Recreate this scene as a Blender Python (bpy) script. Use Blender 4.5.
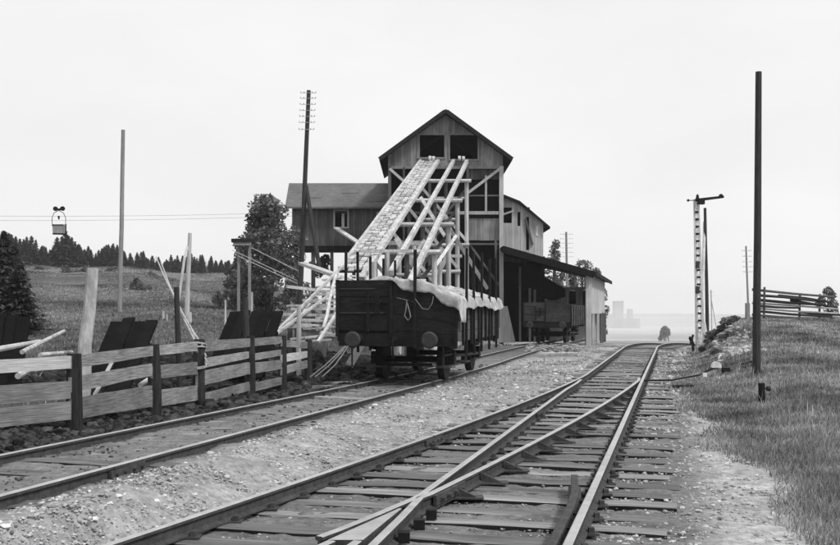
import bpy, math, random
import numpy as np
from mathutils import Vector, Matrix
random.seed(7); rng = np.random.default_rng(11)
for o in list(bpy.data.objects): bpy.data.objects.remove(o)
S = bpy.context.scene; C = S.collection
CH = 1.6                                     # eye height above the rails
# ---------------------------------------------------------------- camera, sky, sun, exposure
cam_d = bpy.data.cameras.new('camera'); cam = bpy.data.objects.new('camera', cam_d); C.objects.link(cam)
cam.location = (0, 0, CH); cam.rotation_euler = (math.radians(90), 0, 0)
cam_d.sensor_width = 36; cam_d.lens = 36*1000/840; cam_d.shift_y = 38.5/840
cam_d.clip_start = .1; cam_d.clip_end = 12000
S.camera = cam
SUN_EL, SUN_AZ = math.radians(50), math.radians(125)      # azimuth clockwise from +Y
W = bpy.data.worlds.new("World"); S.world = W; W.use_nodes = True
nt = W.node_tree; nt.nodes.clear()
sky = nt.nodes.new('ShaderNodeTexSky'); sky.sky_type = 'NISHITA'; sky.sun_disc = False
sky.sun_elevation = SUN_EL; sky.sun_rotation = SUN_AZ; sky.dust_density = 4
bw = nt.nodes.new('ShaderNodeRGBToBW'); nt.links.new(sky.outputs[0], bw.inputs[0])
sc = nt.nodes.new('ShaderNodeMath'); sc.operation = 'MULTIPLY'; sc.inputs[1].default_value = .10
nt.links.new(bw.outputs[0], sc.inputs[0])
mx = nt.nodes.new('ShaderNodeMix'); mx.data_type = 'RGBA'; mx.inputs[0].default_value = .93   # thick even cloud over the clear sky
nt.links.new(sc.outputs[0], mx.inputs[6]); tcw = nt.nodes.new('ShaderNodeTexCoord'); nz = nt.nodes.new('ShaderNodeTexNoise'); nz.inputs['Scale'].default_value = 3.2; nz.inputs['Detail'].default_value = 6
mpw = nt.nodes.new('ShaderNodeMapping'); mpw.inputs['Scale'].default_value = (1, 1, 2.5); nt.links.new(tcw.outputs['Generated'], mpw.inputs[0]); nt.links.new(mpw.outputs[0], nz.inputs['Vector'])
cr = nt.nodes.new('ShaderNodeMapRange'); cr.inputs[1].default_value = .3; cr.inputs[2].default_value = .7; cr.inputs[3].default_value = .80; cr.inputs[4].default_value = .89
nt.links.new(nz.outputs[0], cr.inputs[0]); ccw = nt.nodes.new('ShaderNodeCombineColor')
for i in range(3): nt.links.new(cr.outputs[0], ccw.inputs[i])
nt.links.new(ccw.outputs[0], mx.inputs[7])
bgn = nt.nodes.new('ShaderNodeBackground'); bgn.inputs[1].default_value = 1.0
nt.links.new(mx.outputs[2], bgn.inputs[0])
wo = nt.nodes.new('ShaderNodeOutputWorld'); nt.links.new(bgn.outputs[0], wo.inputs[0])
sd = bpy.data.lights.new('sun', 'SUN'); sd.energy = 2.4; sd.angle = math.radians(10); sd.color = (1, 1, 1)
sun = bpy.data.objects.new('sun', sd); C.objects.link(sun)
sdir = Vector((math.sin(SUN_AZ)*math.cos(SUN_EL), math.cos(SUN_AZ)*math.cos(SUN_EL), math.sin(SUN_EL)))
sun.rotation_euler = sdir.to_track_quat('Z', 'Y').to_euler(); sun.location = (30, -30, 50)
S.view_settings.view_transform = 'Standard'; S.view_settings.look = 'None'
S.view_settings.exposure = .20; S.view_settings.gamma = 1
S.render.engine = 'CYCLES'
S.cycles.max_bounces = 5; S.cycles.volume_bounces = 1

# ---------------------------------------------------------------- materials (all grey: a black and white place)
def mat(name, v, c=.25, scale=8., stretch=(1, 1, 1), rough=.85, bump=.2, big=.15, attr=None, rnd=.0, spec=.06, metal=0., bscale=None, bigscale=None, trans=False):
    m = bpy.data.materials.new(name); m.use_nodes = True
    n = m.node_tree; L = n.links; p = n.nodes['Principled BSDF']
    p.inputs['Roughness'].default_value = rough; p.inputs['Metallic'].default_value = metal
    p.inputs['Specular IOR Level'].default_value = spec
    tc = n.nodes.new('ShaderNodeTexCoord'); mp = n.nodes.new('ShaderNodeMapping')
    mp.inputs['Scale'].default_value = stretch; L.new(tc.outputs['Object'], mp.inputs[0])
    def noise(s, d=5, src=mp.outputs[0]):
        t = n.nodes.new('ShaderNodeTexNoise'); t.inputs['Scale'].default_value = s; t.inputs['Detail'].default_value = d
        t.inputs['Roughness'].default_value = .65; L.new(src, t.inputs['Vector']); return t.outputs[0]
    def rmap(src, a, b):
        r = n.nodes.new('ShaderNodeMapRange'); r.inputs[1].default_value = .3; r.inputs[2].default_value = .7
        r.inputs[3].default_value = a; r.inputs[4].default_value = b; L.new(src, r.inputs[0]); return r.outputs[0]
    def mul(a, b):
        k = n.nodes.new('ShaderNodeMath'); k.operation = 'MULTIPLY'; L.new(a, k.inputs[0])
        if isinstance(b, float): k.inputs[1].default_value = b
        else: L.new(b, k.inputs[1])
        return k.outputs[0]
    fine = noise(scale); out = rmap(fine, v*(1-c), v*(1+c))
    if big: out = mul(out, rmap(noise(bigscale or scale*.12, 3, tc.outputs['Object']), 1-big, 1+big))
    if attr:
        a = n.nodes.new('ShaderNodeAttribute'); a.attribute_name = attr; out = mul(out, a.outputs['Fac'])
    if rnd:
        oi = n.nodes.new('ShaderNodeObjectInfo'); r = n.nodes.new('ShaderNodeMapRange')
        r.inputs[3].default_value = 1-rnd; r.inputs[4].default_value = 1+rnd; L.new(oi.outputs['Random'], r.inputs[0]); out = mul(out, r.outputs[0])
    cb = n.nodes.new('ShaderNodeCombineColor')
    for i in range(3): L.new(out, cb.inputs[i])
    L.new(cb.outputs[0], p.inputs['Base Color'])
    if bump:
        b = n.nodes.new('ShaderNodeBump'); b.inputs['Strength'].default_value = bump; b.inputs['Distance'].default_value = .03
        L.new(noise(bscale) if bscale else fine, b.inputs['Height']); L.new(b.outputs[0], p.inputs['Normal'])
    if trans:
        t = n.nodes.new('ShaderNodeBsdfTranslucent'); L.new(cb.outputs[0], t.inputs[0])
        ms = n.nodes.new('ShaderNodeMixShader'); ms.inputs[0].default_value = .3
        L.new(p.outputs[0], ms.inputs[1]); L.new(t.outputs[0], ms.inputs[2])
        L.new(ms.outputs[0], n.nodes['Material Output'].inputs[0])
    return m
M = dict(
    ground=mat('ground', 1., .38, 14., bump=.55, big=.22, attr='tint', rough=.95, bscale=26., bigscale=.9),
    stone=mat('stone', .30, .35, 9., bump=.4, attr='tint', rough=.9),
    coal=mat('coal', .022, .5, 8., bump=.5, attr='tint', rough=.8),
    sleeper=mat('sleeper', .21, .55, 7., (.6, 6, 7), bump=.7, rnd=.38, rough=.9, bscale=9., big=.3, bigscale=1.2),
    sleeper_side_shade=mat('sleeper_side_shade', .022, .5, 9., bump=.5, rough=.95),  # near-black side faces paint in the shadow line along the sleeper edges
    rail_side=mat('rail_side', .06, .35, 14., bump=.3, rough=.75),
    rail_top=mat('rail_top', .40, .2, 6., (1, 1, 1), bump=.05, rough=.4, metal=.3, spec=.4),
    iron=mat('iron', .016, .35, 10., bump=.2, rough=.6),
    iron_mid=mat('iron_mid', .045, .35, 10., bump=.2, rough=.6),
    wheel_tread=mat('wheel_tread', .12, .3, 10., rough=.4, metal=.4),
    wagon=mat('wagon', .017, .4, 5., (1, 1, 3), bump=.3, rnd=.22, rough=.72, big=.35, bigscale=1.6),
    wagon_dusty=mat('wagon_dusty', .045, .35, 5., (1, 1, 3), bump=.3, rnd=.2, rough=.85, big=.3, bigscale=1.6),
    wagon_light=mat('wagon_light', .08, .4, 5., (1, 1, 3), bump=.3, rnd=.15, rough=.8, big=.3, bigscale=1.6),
    canvas=mat('canvas', .36, .38, 4., bump=.7, rough=.95, big=.3, bigscale=1.8),
    fence=mat('fence_board', .21, .5, 7., (.5, .5, 9), bump=.4, rnd=.32, rough=.9, big=.35, bigscale=1.1),
    fence_light=mat('fence_board_pale', .46, .3, 7., (.5, .5, 9), bump=.4, rough=.9, big=.2, bigscale=1.1),
    fence_post=mat('fence_post', .035, .5, 6., (4, 4, .6), bump=.5, rnd=.25, rough=.9),
    grey_board=mat('grey_board', .21, .35, 2.2, (6, 6, .35), bump=.25, attr='tint', rough=.9, big=.3, bigscale=.5),
    wing_board=mat('wing_board', .12, .35, 2.2, (6, 6, .35), bump=.25, attr='tint', rough=.9, big=.3, bigscale=.5),
    dark_board=mat('dark_board', .07, .35, 2.2, (6, 6, .35), bump=.25, attr='tint', rough=.9, big=.3, bigscale=.5),
    pale_board=mat('pale_board', .42, .22, 2.2, (6, 6, .35), bump=.2, attr='tint', rough=.9, big=.2, bigscale=.5),
    black_board=mat('black_board', .012, .3, 2.2, (6, 6, .35), bump=.1, rough=.95),  # near-black; indoors it puts the shade of the interiors into the board colour
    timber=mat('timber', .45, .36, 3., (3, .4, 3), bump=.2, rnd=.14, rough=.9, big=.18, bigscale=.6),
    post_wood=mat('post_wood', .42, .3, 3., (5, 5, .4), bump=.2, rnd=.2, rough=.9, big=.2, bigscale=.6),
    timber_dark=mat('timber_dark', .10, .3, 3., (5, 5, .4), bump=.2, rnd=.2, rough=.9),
    chute_block=mat('chute_block', .46, .3, 4., bump=.2, attr='tint', rough=.9),
    roof=mat('roof', .13, .3, 3., (1, 4, 4), bump=.2, rough=.9, big=.2, bigscale=.5),
    roof_dark=mat('roof_dark', .022, .3, 3., bump=.1, rough=.85),
    pole=mat('pole', .045, .45, 6., (6, 6, .5), bump=.4, rnd=.1, rough=.9),
    pole_grey=mat('pole_grey', .22, .3, 6., (6, 6, .5), bump=.3, rnd=.1, rough=.9),
    birch=mat('birch', .40, .4, 5., (2, 2, .8), bump=.4, rough=.9),
    white=mat('white_paint', .58, .25, 5., bump=.1, rough=.6),
    tar=mat('tarred_board', .007, .4, 3., (1, 1, 4), bump=.25, rnd=.25, rough=.95, spec=.12),
    cable=mat('cable', .40, .1, 5., bump=0., rough=.6),
    rope=mat('rope', .40, .2, 20., bump=.2, rough=.95),
    bucket=mat('bucket', .26, .2, 6., bump=.1, rough=.6),
    bark=mat('bark', .07, .4, 8., bump=.5, rough=.95),
    spruce=mat('spruce_needles', .06, .5, 1.5, bump=0., attr='tint', rough=.9, big=.3, bigscale=.4, trans=True),
    leaf=mat('leaves', .14, .4, 1.5, bump=0., attr='tint', rough=.8, big=.3, bigscale=.4, trans=True),
    grass=mat('grass_blades', .33, .35, 1.5, bump=0., attr='tint', rough=.85, big=.25, bigscale=.5, trans=True),
    far=mat('far_wall', .12, .2, .4, bump=0., rough=.95),
    glassy=mat('ceramic', .25, .1, 5., bump=0., rough=.4),
)
# ---------------------------------------------------------------- mesh helpers
class MB:
    def __init__(s): s.v = []; s.f = []; s.t = []; s.m = []; s.tint = 1.; s.mi = 0
    def add(s, vs, fs):
        b = len(s.v); s.v += [tuple(p) for p in vs]; s.t += [s.tint]*len(vs)
        s.f += [tuple(i+b for i in q) for q in fs]; s.m += [s.mi]*len(fs); return s
    def box(s, x0, x1, y0, y1, z0, z1):
        return s.add([(x0,y0,z0),(x1,y0,z0),(x1,y1,z0),(x0,y1,z0),(x0,y0,z1),(x1,y0,z1),(x1,y1,z1),(x0,y1,z1)],
                     [(0,3,2,1),(4,5,6,7),(0,1,5,4),(1,2,6,5),(2,3,7,6),(3,0,4,7)])
    def beam(s, a, b, w, h, up=(0, 0, 1), w2=None, h2=None):
        a = Vector(a); b = Vector(b); d = (b-a).normalized(); up = Vector(up)
        r = d.cross(up)
        if r.length < 1e-3: r = d.cross(Vector((0, 1, 0)))
        r.normalize(); u = r.cross(d)
        vs = []
        for p, ww, hh in ((a, w, h), (b, w2 or w, h2 or h)):
            for i, j in ((-1,-1),(1,-1),(1,1),(-1,1)): vs.append(p + r*(i*ww/2) + u*(j*hh/2))
        return s.add(vs, [(0,1,2,3),(7,6,5,4),(0,4,5,1),(1,5,6,2),(2,6,7,3),(3,7,4,0)])
    def tube(s, pts, r, n=8, r2=None, cap=True):
        pts = [Vector(p) for p in pts]; k = len(pts); rings = []
        if r2 is None: r2 = r
        vs = []; fs = []
        for i, p in enumerate(pts):
            d = (pts[min(i+1, k-1)] - pts[max(i-1, 0)]).normalized()
            x = d.cross(Vector((0, 1, 0)) if abs(d.y) < .9 else Vector((1, 0, 0))).normalized(); y = d.cross(x)
            rr = r + (r2-r)*i/(k-1)
            for j in range(n):
                a = 2*math.pi*j/n; vs.append(p + x*(rr*math.cos(a)) + y*(rr*math.sin(a)))
        for i in range(k-1):
            for j in range(n): fs.append((i*n+j, i*n+(j+1) % n, (i+1)*n+(j+1) % n, (i+1)*n+j))
        if cap: fs += [tuple(range(n))[::-1], tuple((k-1)*n+j for j in range(n))]
        return s.add(vs, fs)
    def disc(s, c, axis, r, t, n=20): 
        c = Vector(c); a = Vector(axis).normalized(); return s.tube([c-a*t/2, c+a*t/2], r, n)
    def prism(s, poly, off):               # poly: list of 3D pts, off: extrusion vector
        n = len(poly); o = Vector(off); vs = [Vector(p) for p in poly]; vs += [p+o for p in vs]
        return s.add(vs, [tuple(range(n))[::-1], tuple(range(n, 2*n))] + [(i, (i+1) % n, (i+1) % n+n, i+n) for i in range(n)])
    def ico(s, c, r, sx=1, sy=1, sz=1, j=.25):
        t = (1+5**.5)/2
        V = [(-1,t,0),(1,t,0),(-1,-t,0),(1,-t,0),(0,-1,t),(0,1,t),(0,-1,-t),(0,1,-t),(t,0,-1),(t,0,1),(-t,0,-1),(-t,0,1)]
        F = [(0,11,5),(0,5,1),(0,1,7),(0,7,10),(0,10,11),(1,5,9),(5,11,4),(11,10,2),(10,7,6),(7,1,8),(3,9,4),(3,4,2),(3,2,6),(3,6,8),(3,8,9),(4,9,5),(2,4,11),(6,2,10),(8,6,7),(9,8,1)]
        vs = []
        for p in V:
            q = r*(1+random.uniform(-j, j))/1.9
            vs.append((c[0]+p[0]*q*sx, c[1]+p[1]*q*sy, c[2]+p[2]*q*sz))
        return s.add(vs, F)
    def build(s, name, mats, parent=None, local=False, smooth=False, stuff=False):
        me = bpy.data.meshes.new(name); v = np.array(s.v, dtype=float)
        loc = Vector((0, 0, 0))
        if parent is not None and not local:
            loc = Vector(parent.location)
            if parent.parent: loc += Vector(parent.parent.location)
            v = v - np.array(loc)
        me.from_pydata(v.tolist(), [], s.f)
        at = me.attributes.new('tint', 'FLOAT', 'POINT'); at.data.foreach_set('value', s.t)
        for m in (mats if isinstance(mats, (list, tuple)) else [mats]): me.materials.append(m)
        me.polygons.foreach_set('material_index', s.m)
        if smooth: me.shade_smooth()
        o = bpy.data.objects.new(name, me); C.objects.link(o)
        if parent is not None: o.parent = parent
        if stuff: o['kind'] = 'stuff'
        return o
def thing(name, label, cat, loc=(0, 0, 0), rz=0., group=None):
    o = bpy.data.objects.new(name, None); C.objects.link(o); o.location = loc; o.rotation_euler = (0, 0, rz)
    o.empty_display_size = .3; tag(o, label, cat, group); return o
def tag(o, label, cat, group=None):
    o['label'] = label; o['category'] = cat
    if group: o['group'] = group
    return o
def structure(o): o['kind'] = 'structure'; return o
def one(mb, name, label, cat, mats, loc=None, group=None, smooth=False):   # a thing that is one mesh
    if loc is not None: mb.v = [(p[0]-loc[0], p[1]-loc[1], p[2]-loc[2]) for p in mb.v]
    o = mb.build(name, mats, smooth=smooth)
    if loc is not None: o.location = loc
    return tag(o, label, cat, group)
def dup(root, loc=None, rz=None, label=None):
    r = root.copy(); C.objects.link(r)
    if loc is not None: r.location = loc
    if rz is not None: r.rotation_euler = (0, 0, rz)
    if label: r['label'] = label
    for ch in list(root.children):
        c = ch.copy(); C.objects.link(c); c.parent = r
        for g in ch.children:
            d = g.copy(); C.objects.link(d); d.parent = c
    return r
def U(px, py, Y): return Vector(((px-420)*Y/1000, Y, CH-(py-311)*Y/1000))
def sm(a, b, x):
    t = np.clip((np.asarray(x, float)-a)/(b-a), 0, 1); return t*t*(3-2*t)

# ---------------------------------------------------------------- where the rails run
def railz(Y):
    Y = np.asarray(Y, float); return np.where(Y > 48, -.0035*(np.clip(Y, 48, 70)-48)**2, 0)
def Dx(Y):
    Y = np.asarray(Y, float); return .2535*Y - .727 + .012*np.clip(Y-44, 0, None)**2
def Lx(Y): return Dx(Y) - 1.48 - .004*np.clip(np.asarray(Y, float)-44, 0, None)
def dev(Y):
    t = np.clip(25-np.asarray(Y, float), 0, None); return .04*t+.0029*t*t
def sz(Y):
    Y = np.asarray(Y, float); return np.where(Y < 26, .39-.017*Y, -.052-.068*sm(26, 34, Y)) 
def sbend(Y): return .0016*np.clip(np.asarray(Y, float)-32, 0, None)**2
def S2x(Y): return -4.62+.217*np.asarray(Y, float)+sbend(Y)
def S1x(Y): return -6.09+.217*np.asarray(Y, float)+sbend(Y)

def tz(X, Y):
    X = np.asarray(X, float); Y = np.asarray(Y, float); a = X/np.clip(Y, 4, None); Yc = np.clip(Y, 0, None)
    z = railz(Yc)-.165 + 0*X
    z = z - .05*sm(.9, 2.2, X-Dx(Yc))*(1-sm(50, 60, Yc))            # path a little lower than the sleepers
    gs = sz(Yc)-.10
    gap = np.clip(Lx(Yc)-dev(Yc)-S2x(Yc)-.75, .25, 2.2); w = 1-np.clip((X-S2x(Yc)-.42)/gap, 0, 1); w = w*(1-sm(48, 60, Yc)); z = z-.002*sm(-.5, 0, X-(Lx(Yc)-dev(Yc)))*(1-sm(.6, .9, X-Dx(Yc)))*(1-sm(30, 40, Yc)); z = z*(1-w)+gs*w
    z = z + .10*sm(.6, 1.3, S1x(Yc)-X)*(1-sm(26, 34, Yc))
    # rising field on the left
    zf = np.interp(Yc, [0, 12, 20, 30, 50, 100, 150, 200, 240, 300, 600, 4000], [.1, .2, .3, .65, 1.3, 4.0, 7.3, 10.8, 12.6, 12, 0, -20])
    zf = zf*(.98-.13*sm(-.34, -.20, a)) - .3*sm(-.25, -.05, a)
    wl = (1-sm(-.20, -.02, a))*sm(.5, 7, S1x(Yc)-X); z = z*(1-wl)+zf*wl
    # right hand bank
    T = Dx(np.clip(Yc, 0, 62))+np.interp(Yc, [7, 14, 23, 32, 45], [2.35, 1.5, .95, 1.1, 1.7])
    h = np.interp(Yc, [0, 10, 24, 34, 42, 60, 80, 120], [.12, .18, .35, .75, 1.42, 1.5, .8, 0])
    ww = np.interp(Yc, [0, 24, 42, 60], [3, 2.6, 2.2, 3]); z = z + h*sm(0, 1, (X-T)/ww)
    # low hazy ground beyond
    zd = np.interp(Yc, [0, 58, 80, 120, 200, 400, 1500, 2400, 3000, 3600], [-.3, -.3, -.9, -2, -4, -5, -9, -11, -8, -25])
    zd = zd + sm(2300, 3000, Yc)*(2.5*np.sin(X*.004+1.)+2.5*np.exp(-((X-760)/240)**2)*1.6)
    wd = sm(56, 66, Yc)*sm(.02, .12, a); z = z*(1-wd)+zd*wd
    # field undulation
    z = z + wl*sm(18, 40, Yc)*(.18*np.sin(X*.35+Y*.11)+.25*np.sin(Y*.16+X*.05))*np.clip(Yc/80, .2, 1.3)
    return z
def gz(x, y): return float(tz(x, y))

# ---------------------------------------------------------------- ground sheet
def axis(segs):
    out = []
    for a, b, st in segs: out += list(np.arange(a, b, st))
    return np.array(out+[segs[-1][1]])
xs = axis([(-3000,-500,250),(-500,-140,30),(-140,-40,5),(-40,-12,1),(-12,16,.11),(16,40,.6),(40,160,6),(160,500,40),(500,3000,250)])
ys = axis([(-60,0,6),(0,4,.5),(4,34,.11),(34,64,.4),(64,130,1.5),(130,300,5),(300,4000,100)])
XX, YY = np.meshgrid(xs, ys); ZZ = tz(XX, YY)
near = (1-sm(40, 60, YY))
lump = np.zeros(XX.shape)
for fx_, fy_, am in ((3.1, 2.3, .010), (5.3, -4.1, .010), (1.7, 7.3, .008), (8.1, 5.9, .007), (-6.7, 9.7, .006)): lump += am*np.sin(XX*fx_+YY*fy_+am*900+1.5*np.sin(XX*.9+YY*1.1))
ZZ = ZZ + near*(rng.normal(0, .006, XX.shape)+lump*.55)*((XX > -12) & (XX < 16))
Yc = np.clip(YY, 0, None)
# zones of material: coal strip, gravel, track bed, path, grass
tint = np.full(XX.shape, .125)                                                     # field grass
band = np.sin(YY*.09+XX*.012)+.6*np.sin(YY*.23+XX*.03+1)
tint = tint*(1+.16*band*sm(25, 60, YY)+.22*(np.sin(YY*.31+XX*.11+np.sin(XX*.2))*np.sin(XX*.23-YY*.05))*sm(40, 90, YY))
gr = sm(-.2, .5, XX-S2x(Yc))*(1-sm(60, 70, YY))
tint = tint*(1-gr)+.27*gr*(1-.25*sm(28, 45, YY)*(np.sin(XX*1.3+YY*.5)+np.sin(YY*.9-XX*.6)))+0*gr
tint = tint*(1+.3*sm(.8, 1.4, XX-Dx(Yc))*(1-sm(50, 60, YY)))
bed = sm(-.35, .05, XX-(Lx(Yc)-dev(Yc)))*(1-sm(.75, 1.25, XX-Dx(Yc)))
tint = tint*(1-bed)+.15*bed
sb = sm(-.5, 0, XX-S1x(Yc))*(1-sm(-.3, .35, XX-S2x(Yc)))*(1-sm(34, 46, YY)); tint = tint*(1-sb)+.17*sb
co = sm(-2.2, -.9, XX-S1x(Yc))*(1-sm(-.5, 0, XX-S1x(Yc)))*(1-sm(32, 40, YY)); tint = tint*(1-co)+.035*co
T = Dx(np.clip(Yc, 0, 62))+np.interp(Yc, [7, 14, 23, 32, 45], [2.35, 1.5, .95, 1.1, 1.7])+.25*np.sin(YY*1.3)+.2*np.sin(YY*3.1+1)
gb = sm(-.5, .5, XX-T)*(1-sm(70, 90, YY)); tint = tint*(1-gb)+.16*gb
dk = sm(0, 1, S1x(Yc)-XX-.8)*(1-sm(2.5, 5, S1x(Yc)-XX))*(1-sm(33, 40, YY)); tint = tint*(1-dk)+.05*dk
lo = sm(58, 75, YY)*sm(.05, .12, XX/np.clip(YY, 4, None)); tint = tint*(1-lo)+(.28-.20*sm(1500, 2500, YY))*lo
tint = tint*(1+.35*lo*np.sin(YY*.012+XX*.004)*np.sin(XX*.02+YY*.003+2)+.2*lo*np.sin(YY*.05))
tint = tint*(1+rng.normal(0, .10, XX.shape))
g = MB(); ny, nx = XX.shape
idx = np.arange(nx*ny).reshape(ny, nx)
fq = np.stack([idx[:-1,:-1], idx[:-1,1:], idx[1:,1:], idx[1:,:-1]], -1).reshape(-1, 4)
me = bpy.data.meshes.new('ground'); me.from_pydata(np.stack([XX, YY, ZZ], -1).reshape(-1, 3).tolist(), [], fq.tolist())
at = me.attributes.new('tint', 'FLOAT', 'POINT'); at.data.foreach_set('value', tint.reshape(-1)); me.materials.append(M['ground']); me.shade_smooth()
go = bpy.data.objects.new('ground', me); C.objects.link(go); structure(go)

# ---------------------------------------------------------------- railway track
RP = [(-.06,-.13),(.06,-.13),(.06,-.118),(.012,-.10),(.012,-.035),(.034,-.026),(.034,-.004),(.026,0),(-.026,0),(-.034,-.004),(-.034,-.026),(-.012,-.035),(-.012,-.10),(-.06,-.118)]
def sweep(mb, pts, prof=RP, topi=(6, 7, 8)):
    pts = [Vector(p) for p in pts]; n = len(prof); vs = []; k = len(pts)
    for i, p in enumerate(pts):
        d = pts[min(i+1, k-1)]-pts[max(i-1, 0)]; r = Vector((d.y, -d.x, 0)).normalized()
        for u, v in prof: vs.append(p + r*u + Vector((0, 0, v)))
    side = []; top = []
    for i in range(k-1):
        for j in range(n):
            q = (i*n+j, i*n+(j+1) % n, (i+1)*n+(j+1) % n, (i+1)*n+j)
            (top if j in topi else side).append(q)
    mb.mi = 0; b = len(mb.v); mb.add(vs, side); mb.mi = 1
    mb.f += [tuple(i+b for i in q) for q in top]; mb.m += [1]*len(top)
    mb.mi = 0; mb.f += [tuple(b+j for j in range(n))[::-1], tuple(b+(k-1)*n+j for j in range(n))]; mb.m += [0, 0]
def rail_pts(fx, y0, y1, fz=railz, st=.8):
    Y = np.linspace(y0, y1, max(2, int((y1-y0)/st))); return [(float(fx(y)), y, float(fz(y))) for y in Y]
RM = [M['rail_side'], M['rail_top']]
track = structure(thing('railway_track', 'main railway line with a set of points in the foreground', 'railway track'))
del track['label']; del track['category']
def rail(pts, name='rail', parent=track, prof=RP, label=None):
    mb = MB(); sweep(mb, pts, prof); o = mb.build(name, [M['rail_side'], M['rail_side']] if name == 'check_rail' else RM, parent)
    if label: o['label'] = label
    return o
fL = Lx; fA = lambda Y: Lx(Y)-dev(Y); fC = lambda Y: Dx(Y)-np.maximum(dev(Y), .10*sm(20, 24.3, Y)+0*Y)
rail(rail_pts(Dx, -6, 64)); 
rail(rail_pts(fA, 12.9, 64)); rail(rail_pts(fA, -6, 12.87))
# closure rails ending in the switch blades
rail([(x+.05*max(0, (y-20.5)/2), y, z) for x, y, z in rail_pts(Lx, 8.75, 22.3)]+[(float(Lx(23.6))+.02, 23.6, -.01)], 'closure_rail')
rail(rail_pts(fC, 8.75, 24.0)+[(float(fC(24.2)), 24.25, -.015)], 'closure_rail')
# crossing: wing rails and the pointed vee
kB = [(float(Lx(8.75)), 8.75, 0), (float(Lx(8.55)), 8.55, 0)]
def Cl(y): return float(fC(y))
def off(y, o): return Cl(y)+o
rail([(off(7.15, -.17), 7.15, -.01), (off(7.35, -.12), 7.35, 0), (off(7.9, -.085), 7.9, 0), (float(Lx(8.55)), 8.6, 0), (float(Lx(8.75)), 8.75, 0)], 'wing_rail')
rail([(float(Lx(6.2))+.20, 6.2, -.02), (float(Lx(6.9))+.13, 6.9, -.01), (float(Lx(7.8))+.085, 7.8, 0), (Cl(8.55), 8.6, 0), (Cl(8.75), 8.75, 0)], 'wing_rail')
noseY = 8.12; nx_ = (float(Lx(noseY))+Cl(noseY))/2
v = MB(); yb = 7.0
P = lambda x, y, z: (x, y, z)
vee = [P(nx_-.012, noseY, -.004), P(nx_+.012, noseY, -.004), P(float(Lx(yb))+.034, yb, -.004), P(Cl(yb)-.034, yb, -.004)]
v.prism([(p[0], p[1], -.11) for p in vee][::-1], (0, 0, .106)); v.mi = 1
v.add([(p[0], p[1], -.001) for p in vee][::-1], [(0, 1, 2, 3)]); v.build('crossing_vee', RM, track)
rail([(Cl(y), y, 0) for y in (yb-.02, 5, 2, -2, -6)][::-1]); rail([(float(Lx(y)), y, 0) for y in (yb-.02, 5, 0, -6)][::-1])
# check rail by the right hand rail, flared end
rail([(float(Dx(y))-o, y, z) for y, o, z in ((4.5, .11, 0), (7.0, .115, 0), (8.2, .12, 0), (8.9, .15, 0), (9.7, .235, .015))], 'check_rail', label='dark check rail with flared end')
# fishplates
def fish(fx, y, parent, fz=lambda y: 0., s=1):
    m = MB(); x0 = float(fx(y-.3)); x1 = float(fx(y+.3))
    for sg in (-1, 1):
        m.beam((x0+sg*.035, y-.3, float(fz(y))-.066), (x1+sg*.035, y+.3, float(fz(y))-.066), .03, .07)
        for q in (-.22, -.08, .08, .22): m.disc((float(fx(y+q))+sg*.06, y+q, float(fz(y))-.066), (1, 0, 0), .017, .03, 6)
    m.build('fishplate', M['rail_side'], parent)
fish(fA, 12.88, track); fish(Lx, 16.2, track)
# angled braces along the curved closure rail, bolts and chairs on the others
y = 9.3
while y < 21.5:
    x = float(fC(y)); m = MB(); L_ = .24
    m.prism([(x+.03, y-.012, -.13), (x+.03+L_, y-.09, -.13), (x+.035, y-.012, -.03)], (.006, .05, 0))
    m.box(x-.02, x+.30, y-.10, y+.08, -.134, -.120)
    m.build('rail_brace', M['rail_side'], track); y += .78 if y < 16 else 1.0
sp = MB()
def chairs(fx, y0, y1, out, st=.56, parent=track, fz=railz, big=1.):
    y = y0; c = MB()
    while y < y1:
        x = float(fx(y)); z = float(fz(y)); 
        c.box(x-.14*big, x+.14*big, y-.06, y+.06, z-.142, z-.125)
        for sg in (-1, 1): c.box(x+sg*.085-.022, x+sg*.085+.022, y-.03, y+.03, z-.13, z-.085); 
        y += st
    c.build('rail_spikes', M['rail_side'], parent, stuff=True)
chairs(Dx, 5, 40, 1); chairs(fA, 6, 40, 1); chairs(Lx, 9, 22, 1); 
m = MB()
for k, y in enumerate((8.35, 7.95, 7.5)):       # blocks of the crossing
    x = float(Lx(y))+.17; m.box(x-.03, x+.06, y-.06, y+.04, -.13, -.05)
m.build('crossing_block', M['iron'], track)
m = MB(); m.box(float(fC(8.75))+.03, float(fC(8.75))+.06, 8.72, 9.5, -.10, -.03)
# chair plate with bolt slots right of the crossing
pl = MB(); y0, y1 = 8.75, 9.5
pl.beam((float(fC(y0))+.055, y0, -.06), (float(fC(y1))+.055, y1, -.06), .03, .09)
for q in range(4): yy = 8.85+q*.17; pl.disc((float(fC(yy))+.09, yy, -.06), (1, -.3, 0), .022, .04, 6)
pl.build('fishplate', M['rail_side'], track)
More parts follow.
